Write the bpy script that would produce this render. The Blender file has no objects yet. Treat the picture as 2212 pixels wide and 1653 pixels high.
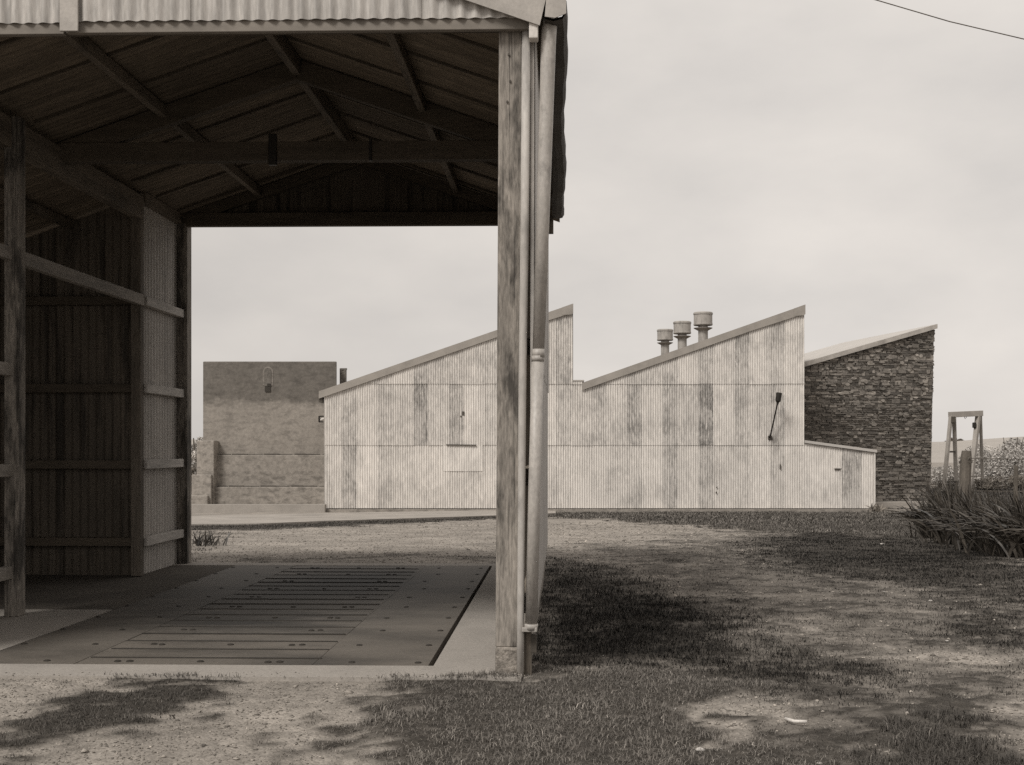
import bpy, math, random
import numpy as np
from mathutils import Vector, Matrix
R = math.radians
random.seed(7)
rng = np.random.default_rng(11)
scene = bpy.context.scene
col = scene.collection

# ------------------------------------------------------------------ camera
FV, CX, HY, EYE = 2450.0, 1156.0, 965.0, 1.196      # focal length, principal column and horizon in a 2211 x 1653 view; eye height
TH = math.atan(59.0 / FV)                            # the weighbridge shed stands turned by this much
cam_d = bpy.data.cameras.new("camera")
cam = bpy.data.objects.new("camera", cam_d)
col.objects.link(cam)
cam.location = (0, 0, EYE)
cam.rotation_euler = (R(90), 0, 0)
cam_d.sensor_width = 36.0
cam_d.lens = 36.0 * FV / 2211.0
cam_d.shift_x = -(CX - 1105.5) / 2211.0
cam_d.shift_y = (HY - 826.5) / 2211.0
cam_d.clip_start = 0.05
cam_d.clip_end = 5000
scene.camera = cam

# ------------------------------------------------------------------ light
SUN_TO = Vector((-0.40, -0.52, 0.74)).normalized()   # towards the hazy sun: left, a little behind the camera
SUN_EL = math.asin(SUN_TO.z)
SUN_AZ = math.atan2(SUN_TO.x, SUN_TO.y)
SKY_LEVEL = 7.5
sun_d = bpy.data.lights.new("sun", 'SUN')
sun_d.energy = 2.9
sun_d.angle = R(18)
sun_d.color = (1.0, 0.965, 0.91)
sun = bpy.data.objects.new("sun", sun_d)
col.objects.link(sun)
sun.rotation_euler = SUN_TO.to_track_quat('Z', 'Y').to_euler()
sun.location = (-20, -15, 25)

world = bpy.data.worlds.new("World")
scene.world = world
world.use_nodes = True
wn, wl = world.node_tree.nodes, world.node_tree.links
wn.clear()
w_out = wn.new('ShaderNodeOutputWorld')
w_bg = wn.new('ShaderNodeBackground')
w_bg.inputs['Strength'].default_value = 0.1
sky = wn.new('ShaderNodeTexSky')
sky.sky_type = 'NISHITA'
sky.sun_disc = False
sky.sun_elevation = SUN_EL
sky.sun_rotation = SUN_AZ
sky.dust_density = 4.0
bw = wn.new('ShaderNodeRGBToBW')
wl.new(sky.outputs[0], bw.inputs[0])
skyc = wn.new('ShaderNodeMixRGB'); skyc.blend_type = 'MULTIPLY'; skyc.inputs[0].default_value = 1.0
wl.new(bw.outputs[0], skyc.inputs[1]); skyc.inputs[2].default_value = (1.05, 1.0, 0.93, 1)
geo = wn.new('ShaderNodeTexCoord')
mp = wn.new('ShaderNodeMapping'); mp.inputs['Scale'].default_value = (1.2, 1.2, 2.6)
mp.inputs['Location'].default_value = (0.35, 0.0, 0.2)
wl.new(geo.outputs['Generated'], mp.inputs[0])
n1 = wn.new('ShaderNodeTexNoise'); n1.inputs['Scale'].default_value = 3.4; n1.inputs['Detail'].default_value = 7; n1.inputs['Roughness'].default_value = 0.52
wl.new(mp.outputs[0], n1.inputs['Vector'])
ramp = wn.new('ShaderNodeValToRGB')
ramp.color_ramp.elements[0].position = 0.28; ramp.color_ramp.elements[0].color = (0.87, 0.828, 0.79, 1)
ramp.color_ramp.elements[1].position = 0.66; ramp.color_ramp.elements[1].color = (1.08, 1.015, 0.95, 1)
wl.new(n1.outputs['Fac'], ramp.inputs[0])
lv = wn.new('ShaderNodeMixRGB'); lv.blend_type = 'MULTIPLY'; lv.inputs[0].default_value = 1.0
wl.new(ramp.outputs[0], lv.inputs[1]); lv.inputs[2].default_value = (SKY_LEVEL,) * 3 + (1,)
mx = wn.new('ShaderNodeMixRGB'); mx.inputs[0].default_value = 0.88     # nearly closed high cloud over the sky
wl.new(skyc.outputs[0], mx.inputs[1]); wl.new(lv.outputs[0], mx.inputs[2])
dotn = wn.new('ShaderNodeVectorMath'); dotn.operation = 'DOT_PRODUCT'; dotn.inputs[1].default_value = (1.0, 0.0, 0.25)   # the cloud is thinner to the right
wl.new(geo.outputs['Generated'], dotn.inputs[0])
thin = wn.new('ShaderNodeMapRange'); wl.new(dotn.outputs['Value'], thin.inputs['Value'])
for k_, v_ in zip(('From Min', 'From Max', 'To Min', 'To Max'), (-0.40, 0.25, 0.86, 1.07)): thin.inputs[k_].default_value = v_
thm = wn.new('ShaderNodeMixRGB'); thm.blend_type = 'MULTIPLY'; thm.inputs[0].default_value = 1.0
wl.new(mx.outputs[0], thm.inputs[1]); wl.new(thin.outputs[0], thm.inputs[2])
wl.new(thm.outputs[0], w_bg.inputs['Color'])
wl.new(w_bg.outputs[0], w_out.inputs[0])

scene.view_settings.view_transform = 'Standard'
scene.view_settings.look = 'None'
scene.view_settings.exposure = 0.0
scene.view_settings.gamma = 1.0
scene.render.engine = 'CYCLES'
scene.cycles.max_bounces = 8
scene.cycles.diffuse_bounces = 4
scene.cycles.use_denoising = False

# ------------------------------------------------------------------ helpers
def sep(v, k=1.0):
    """A grey of brightness v in the print's warm tone."""
    w = max(0.5, min(1.6, 1.35 - 2.2 * v)) * k
    return (v * (1 + 0.13 * w), v, v * (1 - 0.14 * w), 1)

def mat(name, v, var=0.25, scale=4.0, stretch=(1, 1, 1), fine=0.15, fscale=60.0, rough=0.8, bump=0.0, bscale=None,
        tone=False, stain=0.0, sscale=1.5, sstretch=(1, 1, 1), metallic=0.0, spec=0.3, slo=0.5, shi=0.7, warm=1.0, mottle=0.0, damp=None, spots=(), grain=0.0):
    m = bpy.data.materials.new(name)
    m.use_nodes = True
    N, L = m.node_tree.nodes, m.node_tree.links
    b = N['Principled BSDF']
    b.inputs['Roughness'].default_value = rough
    b.inputs['Metallic'].default_value = metallic
    b.inputs['Specular IOR Level'].default_value = spec
    tc = N.new('ShaderNodeTexCoord')
    def noise(sc, st, det=6, ro=0.6):
        mpn = N.new('ShaderNodeMapping'); mpn.inputs['Scale'].default_value = st
        L.new(tc.outputs['Object'], mpn.inputs[0])
        n = N.new('ShaderNodeTexNoise'); n.inputs['Scale'].default_value = sc
        n.inputs['Detail'].default_value = det; n.inputs['Roughness'].default_value = ro
        L.new(mpn.outputs[0], n.inputs['Vector'])
        return n.outputs['Fac']
    def rng_(fac, a, bb, lo=0.3, hi=0.7):
        r = N.new('ShaderNodeMapRange'); L.new(fac, r.inputs['Value'])
        r.inputs['From Min'].default_value = lo; r.inputs['From Max'].default_value = hi
        r.inputs['To Min'].default_value = a; r.inputs['To Max'].default_value = bb
        return r.outputs[0]
    def mul(a, bb):
        k = N.new('ShaderNodeMath'); k.operation = 'MULTIPLY'
        L.new(a, k.inputs[0]); L.new(bb, k.inputs[1])
        return k.outputs[0]
    big = noise(scale, stretch)
    f = rng_(big, 1 - var, 1 + var)
    fn = noise(fscale, stretch, 3)
    f = mul(f, rng_(fn, 1 - fine, 1 + fine))
    if grain:                                        # long drying cracks and dirt along the grain
        gr = noise(1.0, (70, 70, 1.1), 5, 0.6)
        f = mul(f, rng_(gr, 1.0, 1 - grain, 0.56, 0.64))
        gr2 = noise(1.0, (26, 26, 0.5), 4, 0.6)
        f = mul(f, rng_(gr2, 1.12, 0.88, 0.35, 0.65))
    if stain:
        st = noise(sscale, sstretch, 8, 0.65)
        f = mul(f, rng_(st, 1.0, 1 - stain, slo, shi))
    if tone:
        at = N.new('ShaderNodeAttribute'); at.attribute_name = 'tone'
        f = mul(f, at.outputs['Fac'])
        if mottle:                                   # older sheets carry ragged rust blotches, fresh ones hardly any
            age = rng_(at.outputs['Fac'], mottle, mottle * 0.15, 0.66, 1.0)
            streaks = noise(1.0, (17.0, 1.0, 3.2), 6, 0.75)          # runs that follow the corrugations
            patch = noise(1.0, (1.3, 1.3, 1.0), 8, 0.7)
            k0 = N.new('ShaderNodeMath'); k0.operation = 'MULTIPLY_ADD'
            L.new(rng_(patch, -0.22, 0.22, 0.3, 0.7), k0.inputs[0]); k0.inputs[1].default_value = 1.0; L.new(streaks, k0.inputs[2])
            k = N.new('ShaderNodeMath'); k.operation = 'MULTIPLY_ADD'
            L.new(mul(age, rng_(k0.outputs[0], 0.0, 1.0, 0.44, 0.66)), k.inputs[0]); k.inputs[1].default_value = -1.0; k.inputs[2].default_value = 1.0
            f = mul(f, k.outputs[0])
            st2 = noise(1.0, (20.0, 1.0, 5.0), 5, 0.7)
            k = N.new('ShaderNodeMath'); k.operation = 'MULTIPLY_ADD'
            L.new(mul(age, rng_(st2, 0.0, 1.0, 0.54, 0.66)), k.inputs[0]); k.inputs[1].default_value = 0.8; k.inputs[2].default_value = 1.0
            f = mul(f, k.outputs[0])
            f = mul(f, rng_(streaks, 1.07, 0.93, 0.35, 0.65))
    for (px_, py_, rx_, ry_, dark) in spots:         # spilt oil
        mpn = N.new('ShaderNodeMapping'); mpn.vector_type = 'POINT'
        mpn.inputs['Location'].default_value = (-px_ / rx_, -py_ / ry_, 0); mpn.inputs['Scale'].default_value = (1 / rx_, 1 / ry_, 0)
        L.new(tc.outputs['Object'], mpn.inputs[0])
        ln = N.new('ShaderNodeVectorMath'); ln.operation = 'LENGTH'; L.new(mpn.outputs[0], ln.inputs[0])
        k = N.new('ShaderNodeMath'); k.operation = 'MULTIPLY_ADD'
        L.new(noise(3.0, (0.8, 2.2, 1), 7, 0.7), k.inputs[0]); k.inputs[1].default_value = 1.6; L.new(ln.outputs['Value'], k.inputs[2])
        f = mul(f, rng_(k.outputs[0], dark, 1.0, 0.95, 1.75))
    if damp:                                         # a darker weathered zone above a ragged tide line at height damp[0]
        sx = N.new('ShaderNodeSeparateXYZ'); L.new(tc.outputs['Object'], sx.inputs[0])
        k = N.new('ShaderNodeMath'); k.operation = 'MULTIPLY_ADD'
        L.new(noise(1.4, (1, 1, 1), 8, 0.65), k.inputs[0]); k.inputs[1].default_value = damp[2]; L.new(sx.outputs[2], k.inputs[2])
        f = mul(f, rng_(k.outputs[0], 1.0, damp[1], damp[0] + damp[2] * 0.5 - 0.12, damp[0] + damp[2] * 0.5 + 0.12))
    c = N.new('ShaderNodeMixRGB'); c.blend_type = 'MULTIPLY'; c.inputs[0].default_value = 1
    c.inputs[1].default_value = sep(v, warm); L.new(f, c.inputs[2])
    L.new(c.outputs[0], b.inputs['Base Color'])
    if bump:
        bn = noise(bscale or fscale, stretch, 5)
        bp = N.new('ShaderNodeBump'); bp.inputs['Strength'].default_value = 1.0; bp.inputs['Distance'].default_value = bump
        L.new(bn, bp.inputs['Height']); L.new(bp.outputs[0], b.inputs['Normal'])
    return m

class MB:
    """Collects shapes; build() links them as ONE mesh object."""
    def __init__(s):
        s.v, s.f, s.t = [], [], []
    def add(s, vs, fs, tone=1.0):
        o = len(s.v)
        s.v += [tuple(p) for p in vs]
        s.f += [tuple(i + o for i in q) for q in fs]
        s.t += [tone] * len(fs)
        return s
    def box(s, x0, x1, y0, y1, z0, z1, tone=1.0, top=None):
        x2, x3 = (x0, x1) if top is None else (x0 + top, x1 + top)
        vs = [(x0, y0, z0), (x1, y0, z0), (x1, y1, z0), (x0, y1, z0), (x2, y0, z1), (x3, y0, z1), (x3, y1, z1), (x2, y1, z1)]
        return s.add(vs, [(0, 3, 2, 1), (4, 5, 6, 7), (0, 1, 5, 4), (1, 2, 6, 5), (2, 3, 7, 6), (3, 0, 4, 7)], tone)
    def beam(s, p, q, w, h, tone=1.0, up=(0, 0, 1)):
        p, q = Vector(p), Vector(q)
        d = (q - p).normalized(); up = Vector(up)
        sx = d.cross(up).normalized(); u = sx.cross(d).normalized()
        vs = [e + sx * (i * w / 2) + u * (j * h / 2) for e in (p, q) for i, j in ((-1, -1), (1, -1), (1, 1), (-1, 1))]
        return s.add(vs, [(0, 3, 2, 1), (4, 5, 6, 7), (0, 1, 5, 4), (1, 2, 6, 5), (2, 3, 7, 6), (3, 0, 4, 7)], tone)
    def tube(s, pts, rad, n=14, tone=1.0, cap=True):
        pts = [Vector(p) for p in pts]
        if not hasattr(rad, '__len__'): rad = [rad] * len(pts)
        vs, fs = [], []
        for i, p in enumerate(pts):
            d = (pts[min(i + 1, len(pts) - 1)] - pts[max(i - 1, 0)]).normalized()
            a = Vector((0, 0, 1)) if abs(d.z) < 0.9 else Vector((1, 0, 0))
            sx = d.cross(a).normalized(); u = sx.cross(d)
            for k in range(n):
                g = 2 * math.pi * k / n
                vs.append(p + sx * (rad[i] * math.cos(g)) + u * (rad[i] * math.sin(g)))
        for i in range(len(pts) - 1):
            for k in range(n):
                fs.append((i * n + k, i * n + (k + 1) % n, (i + 1) * n + (k + 1) % n, (i + 1) * n + k))
        if cap:
            fs.append(tuple(reversed(range(n)))); fs.append(tuple(range((len(pts) - 1) * n, len(pts) * n)))
        return s.add(vs, fs, tone)
    def prism(s, poly, y0, y1, tone=1.0):
        """poly: (x, z) outline, pushed from y0 to y1."""
        n = len(poly)
        vs = [(x, y0, z) for x, z in poly] + [(x, y1, z) for x, z in poly]
        fs = [tuple(range(n)), tuple(reversed(range(n, 2 * n)))] + [(i, i + n, (i + 1) % n + n, (i + 1) % n) for i in range(n)]
        return s.add(vs, fs, tone)
    def lathe(s, c, prof, n=28, tone=1.0):
        """prof: (radius, height) from bottom to top round the upright axis through c."""
        vs, fs = [], []
        for r, z in prof:
            for k in range(n):
                g = 2 * math.pi * k / n
                vs.append((c[0] + r * math.cos(g), c[1] + r * math.sin(g), c[2] + z))
        for i in range(len(prof) - 1):
            for k in range(n):
                fs.append((i * n + k, i * n + (k + 1) % n, (i + 1) * n + (k + 1) % n, (i + 1) * n + k))
        fs.append(tuple(reversed(range(n)))); fs.append(tuple(range((len(prof) - 1) * n, len(prof) * n)))
        return s.add(vs, fs, tone)
    def build(s, name, m, parent=None, org=(0, 0, 0), smooth=False, bevel=0.0):
        me = bpy.data.meshes.new(name)
        o3 = Vector(org)
        me.from_pydata([tuple(Vector(p) - o3) for p in s.v], [], s.f)
        at = me.attributes.new('tone', 'FLOAT', 'FACE'); at.data.foreach_set('value', s.t)
        if smooth: me.polygons.foreach_set('use_smooth', [True] * len(me.polygons))
        me.update()
        me.materials.append(m)
        ob = bpy.data.objects.new(name, me)
        col.objects.link(ob)
        if parent is not None: ob.parent = parent
        else: ob.location = org
        if bevel:
            bv = ob.modifiers.new('bevel', 'BEVEL'); bv.width = bevel; bv.segments = 2; bv.limit_method = 'ANGLE'
        return ob

def tag(o, label=None, cat=None, group=None, kind=None):
    if label: o['label'] = label
    if cat: o['category'] = cat
    if group: o['group'] = group
    if kind: o['kind'] = kind
    return o

def thing(name, label, cat, loc=(0, 0, 0), rz=0.0, group=None):
    o = bpy.data.objects.new(name, None)
    o.empty_display_size = 0.2
    col.objects.link(o)
    o.location = loc; o.rotation_euler = (0, 0, rz)
    return tag(o, label, cat, group)

def sheet(mb, P, U, N, x0, x1, zlo, zhi, rows=(), pitch=0.0762, amp=0.009, per=8, seg=8, tones=None, out=0.006, seed=1, step=None, widths=None, back=0.0028):
    """Corrugated iron: separate lapped sheets along U from x0 to x1, upright, facing N; zlo/zhi numbers or functions of x."""
    P, U, N = Vector(P), Vector(U), Vector(N)
    rr = random.Random(seed)
    lo = zlo if callable(zlo) else (lambda x: zlo)
    hi = zhi if callable(zhi) else (lambda x: zhi)
    cuts = [-1e9] + list(rows) + [1e9]
    k = 0; x = x0
    while x < x1 - 1e-6:
        xe = min(x + (widths(k) if widths else pitch * per), x1)
        for r in range(len(cuts) - 1):
            tn = tones(k, r, rr) if tones else 1.0
            nx = max(2, int(round((xe - x + (0.5 * pitch if xe < x1 else 0)) / pitch * seg)))
            xr = xe + (0.45 * pitch if xe < x1 else 0)
            cols_ = []
            tilt = rr.uniform(-0.003, 0.003); jz = rr.uniform(-0.012, 0.012)
            for i in range(nx + 1):
                xx = x + (xr - x) * i / nx
                b = max(lo(xx), cuts[r] + jz if r else -1e9); t = min(hi(xx), cuts[r + 1] + 0.09)
                cols_.append((xx, b, t))
            if all(t - b < 0.005 for _, b, t in cols_): continue
            vs, fs = [], []
            m = 2 if step is None else max(2, int((max(t for _, b, t in cols_) - min(b for _, b, t in cols_)) / step) + 1)
            for xx, b, t in cols_:
                t = max(t, b + 0.001)
                d = amp * math.cos(2 * math.pi * xx / pitch) + r * out - (k % 2) * back
                for j in range(m):
                    q = j / (m - 1)
                    z = b + (t - b) * q
                    dd = d + tilt * (1 - q)
                    vs.append(P + U * xx + N * dd + Vector((0, 0, z)))
            for i in range(nx):
                for j in range(m - 1):
                    a = i * m + j
                    fs.append((a, a + m, a + m + 1, a + 1))
            mb.add(vs, fs, tn)
        x = xe; k += 1
    return mb

def fast_mesh(name, V, T, m, tone=None, parent=None, loc=(0, 0, 0)):
    """One triangle mesh from numpy arrays."""
    me = bpy.data.meshes.new(name)
    me.vertices.add(len(V)); me.vertices.foreach_set('co', np.ascontiguousarray(V, dtype=np.float32).ravel())
    me.loops.add(T.size); me.loops.foreach_set('vertex_index', np.ascontiguousarray(T, dtype=np.int32).ravel())
    me.polygons.add(len(T)); me.polygons.foreach_set('loop_start', np.arange(0, T.size, 3, dtype=np.int32))
    me.update(calc_edges=True)
    if tone is not None:
        at = me.attributes.new('tone', 'FLOAT', 'POINT'); at.data.foreach_set('value', np.ascontiguousarray(tone, dtype=np.float32))
    me.materials.append(m)
    ob = bpy.data.objects.new(name, me)
    col.objects.link(ob)
    ob.location = loc
    if parent is not None: ob.parent = parent
    return ob

def vnoise(x, y, seed=0):
    xi, yi = np.floor(x).astype(np.int64), np.floor(y).astype(np.int64)
    fx, fy = x - xi, y - yi
    fx = fx * fx * (3 - 2 * fx); fy = fy * fy * (3 - 2 * fy)
    def h(a, b):
        n = (a * 374761393 + b * 668265263 + seed * 974711) & 0x7fffffff
        n = ((n ^ (n >> 13)) * 1274126177) & 0x7fffffff
        return ((n ^ (n >> 16)) & 0xffff) / 65535.0
    return (h(xi, yi) * (1 - fx) + h(xi + 1, yi) * fx) * (1 - fy) + (h(xi, yi + 1) * (1 - fx) + h(xi + 1, yi + 1) * fx) * fy

def fbm(x, y, seed=0, o=4):
    s, a, t = 0.0, 0.5, 0.0
    for i in range(o):
        s = s + a * vnoise(x * 2 ** i, y * 2 ** i, seed + i * 17); t += a; a *= 0.55
    return s / t

CT, ST = math.cos(TH), math.sin(TH)
def shed_to_world(a, b): return a * CT + b * ST, -a * ST + b * CT
def world_to_shed(x, y): return x * CT - y * ST, x * ST + y * CT

def ground_z(Y):
    Y = np.asarray(Y, dtype=float)
    return np.interp(Y, [-40, 4, 5.7, 11.4, 12.5, 36.6, 40, 46, 80, 150], [-0.07, -0.05, -0.022, -0.03, -0.05, -0.925, -0.86, -0.62, -0.7, -0.9])

def gpt(x, y):
    """The point of the ground seen at (x, y) of the 2211 x 1653 view."""
    lo, hi = 2.0, 140.0
    for _ in range(60):
        m_ = 0.5 * (lo + hi)
        if (EYE - float(ground_z(m_))) * FV / m_ > y - HY: lo = m_
        else: hi = m_
    return ((x - CX) * lo / FV, lo)

def W(x, y, Y):
    """World x and z of view position (x, y) on the frontal plane at distance Y."""
    return (x - CX) * Y / FV, EYE - (y - HY) * Y / FV

# ------------------------------------------------------------------ materials
M = {}
M['iron'] = mat('weathered_galvanised_iron', 0.585, var=0.07, scale=0.7, fine=0.10, fscale=7, stretch=(2.5, 2.5, 0.5), rough=0.6, tone=True, mottle=0.62, spec=0.35, stain=0.20, sscale=1.1, sstretch=(1.6, 1.6, 0.9), slo=0.50, shi=0.70)
M['iron_front'] = mat('pale_streaked_iron', 0.40, var=0.22, scale=7, stretch=(3, 3, 0.5), fine=0.12, fscale=30, rough=0.5, tone=True, stain=0.25, sscale=6, sstretch=(2.5, 1, 0.6), spec=0.4)
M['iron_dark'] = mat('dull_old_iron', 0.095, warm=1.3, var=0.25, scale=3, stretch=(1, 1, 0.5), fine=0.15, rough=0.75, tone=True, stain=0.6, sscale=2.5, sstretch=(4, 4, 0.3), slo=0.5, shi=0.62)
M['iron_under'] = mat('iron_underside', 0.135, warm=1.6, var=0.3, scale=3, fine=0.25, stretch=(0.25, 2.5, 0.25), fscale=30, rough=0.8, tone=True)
M['gutter'] = mat('dark_gutter', 0.035, var=0.3, scale=4, fine=0.2, rough=0.7)  # shadow on the gutter is put into this near-black base colour
M['capping'] = mat('grey_capping', 0.33, var=0.18, scale=5, fine=0.08, rough=0.6, stain=0.25, sscale=3)
M['barge'] = mat('grey_painted_barge', 0.27, var=0.12, scale=2, fine=0.06, rough=0.7, stain=0.2, sscale=1.2)
M['fascia'] = mat('grey_fascia_paint', 0.165, var=0.12, scale=3, stretch=(0.4, 1, 1), fine=0.1, fscale=30, rough=0.7, stain=0.25, sscale=3)
M['white_paint'] = mat('old_white_paint', 0.55, var=0.15, scale=10, fine=0.1, rough=0.6, stain=0.3, sscale=20)
M['strip'] = mat('pale_corner_strip', 0.37, var=0.14, scale=6, stretch=(1, 1, 0.3), fine=0.12, fscale=50, rough=0.65, stain=0.35, sscale=9, sstretch=(1, 1, 0.4))
M['pipe'] = mat('galvanised_downpipe', 0.34, var=0.16, scale=5, stretch=(1, 1, 0.5), fine=0.14, fscale=70, rough=0.5, stain=0.45, sscale=7, slo=0.55, shi=0.75, spec=0.45)
M['post'] = mat('peeling_grey_post', 0.22, var=0.25, scale=5, stretch=(2.2, 2.2, 0.35), fine=0.30, fscale=45, rough=0.85, stain=0.70, sscale=3.2, sstretch=(2.2, 2.2, 0.55), slo=0.48, shi=0.60, bump=0.003, grain=0.5)
M['timber'] = mat('old_sawn_timber', 0.12, warm=1.2, var=0.3, scale=4, stretch=(3, 3, 0.35), fine=0.2, fscale=40, rough=0.85, stain=0.4, sscale=5, sstretch=(2, 2, 0.5), bump=0.002, grain=0.4)
M['timber_y'] = mat('old_sawn_roof_timber', 0.14, warm=1.4, var=0.3, scale=4, stretch=(2.5, 0.35, 2.5), fine=0.2, fscale=40, rough=0.85, stain=0.5, sscale=6, sstretch=(2, 0.6, 2), bump=0.002)
M['timber_x'] = mat('dark_truss_timber', 0.07, warm=1.4, var=0.3, scale=4, stretch=(0.35, 2.5, 2.5), fine=0.2, fscale=40, rough=0.85, bump=0.002)
M['girt'] = mat('grey_wall_rail', 0.27, var=0.22, scale=5, stretch=(2.5, 0.4, 2.5), fine=0.18, fscale=40, rough=0.85, bump=0.002)
M['stucco'] = mat('rough_cast_base', 0.20, var=0.25, scale=14, fine=0.35, fscale=55, rough=0.95, bump=0.012, bscale=38)
M['concrete'] = mat('worn_concrete', 0.29, var=0.15, scale=1.6, fine=0.10, fscale=45, rough=0.9, stain=0.3, sscale=1.6, bump=0.003, bscale=50)
M['deck'] = mat('dark_steel_deck', 0.115, var=0.25, scale=1.3, stretch=(0.8, 1.6, 1), fine=0.16, fscale=50, rough=0.72, stain=0.5, sscale=0.9, sstretch=(0.8, 1.7, 1), slo=0.48, shi=0.68, tone=True, spec=0.4, spots=((0.12, 1.35, 0.95, 1.35, 0.12), (-0.2, -1.0, 0.85, 0.75, 0.30), (-0.3, 0.3, 1.5, 2.4, 0.62)))
M['bolt'] = mat('black_bolt', 0.025, rough=0.6)
M['path'] = mat('old_path_concrete', 0.27, var=0.15, scale=1.2, fine=0.12, fscale=20, rough=0.95, stain=0.25, sscale=0.8)
M['rail'] = mat('pale_wall_rail', 0.42, var=0.2, scale=5, stretch=(2.5, 0.4, 2.5), fine=0.18, fscale=40, rough=0.85, bump=0.002)
M['panel'] = mat('pale_inside_iron', 0.45, var=0.15, scale=3, stretch=(2, 2, 0.5), fine=0.1, fscale=20, rough=0.6, tone=True)
M['dirt'] = mat('trodden_dirt', 0.075, var=0.25, scale=2, fine=0.2, fscale=30, rough=1, bump=0.006, bscale=25)
M['pit'] = mat('pit_dark', 0.02, rough=1)
M['render'] = mat('stained_cement_render', 0.245, var=0.14, scale=0.7, fine=0.2, fscale=9, rough=0.95, stain=0.34, sscale=2.6, sstretch=(1, 1, 2.2), slo=0.50, shi=0.62, tone=True, bump=0.012, bscale=6)
M['cement'] = mat('cement_render_with_dark_top', 0.235, var=0.12, scale=0.8, fine=0.14, fscale=9, rough=0.95, stain=0.32, sscale=2.4, sstretch=(1, 1, 2.0), slo=0.47, shi=0.66, tone=True, bump=0.012, bscale=6, damp=(3.72, 0.55, 1.1))
M['stone'] = mat('dark_field_stone', 0.155, warm=0.8, var=0.2, scale=3, fine=0.25, fscale=16, rough=0.95, tone=True, bump=0.012, bscale=14)
M['mortar'] = mat('dull_mortar', 0.17, warm=0.8, var=0.2, scale=5, fine=0.2, fscale=20, rough=1, bump=0.01, bscale=14)
M['roof_pale'] = mat('pale_iron_roof', 0.40, var=0.08, scale=1.5, fine=0.06, rough=0.6)
M['vent'] = mat('pale_vent_metal', 0.34, var=0.12, scale=3, fine=0.10, rough=0.6, stain=0.4, sscale=4, sstretch=(2, 2, 0.6), slo=0.5, shi=0.7, spec=0.35)
M['black'] = mat('black_enamel', 0.018, var=0.2, rough=0.5)
M['gantry'] = mat('grey_green_paint', 0.30, var=0.15, scale=3, fine=0.1, rough=0.6)
M['darkmetal'] = mat('dark_iron_fitting', 0.06, rough=0.6)
M['glass'] = mat('dusty_glazing', 0.08, rough=0.2)
M['leaf'] = mat('flax_leaf', 0.05, var=0.3, scale=5, fine=0.2, fscale=20, rough=0.5, tone=True, spec=0.4)
M['leaf_pale'] = mat('pale_shrub_leaf', 0.40, var=0.2, scale=1.2, fine=0.1, rough=0.7, tone=True)
M['leaf_mid'] = mat('mid_shrub_leaf', 0.13, var=0.2, scale=1.2, fine=0.1, rough=0.7, tone=True)
M['bark'] = mat('grey_bark', 0.10, var=0.3, scale=6, stretch=(1, 1, 0.3), fine=0.2, rough=0.95, bump=0.01)
M['stone_pale'] = mat('pale_limestone', 0.40, var=0.15, scale=20, fine=0.15, rough=0.9, bump=0.004)
M['grass'] = mat('grass_blades', 0.125, warm=0.7, var=0.12, scale=1.5, fine=0.08, rough=0.7, tone=True, spec=0.08)
M['pebble'] = mat('gravel_pebbles', 0.22, var=0.1, scale=3, rough=0.9, tone=True)
M['hill'] = mat('dry_pasture', 0.30, var=0.08, scale=0.02, fine=0.06, fscale=0.3, rough=1)
M['wire'] = mat('weathered_wire', 0.10, rough=0.7)

# ------------------------------------------------------------------ ground
SLAB_A0, SLAB_A1, SLAB_B0, SLAB_B1 = -6.2, -0.215, 5.86, 11.60
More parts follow.
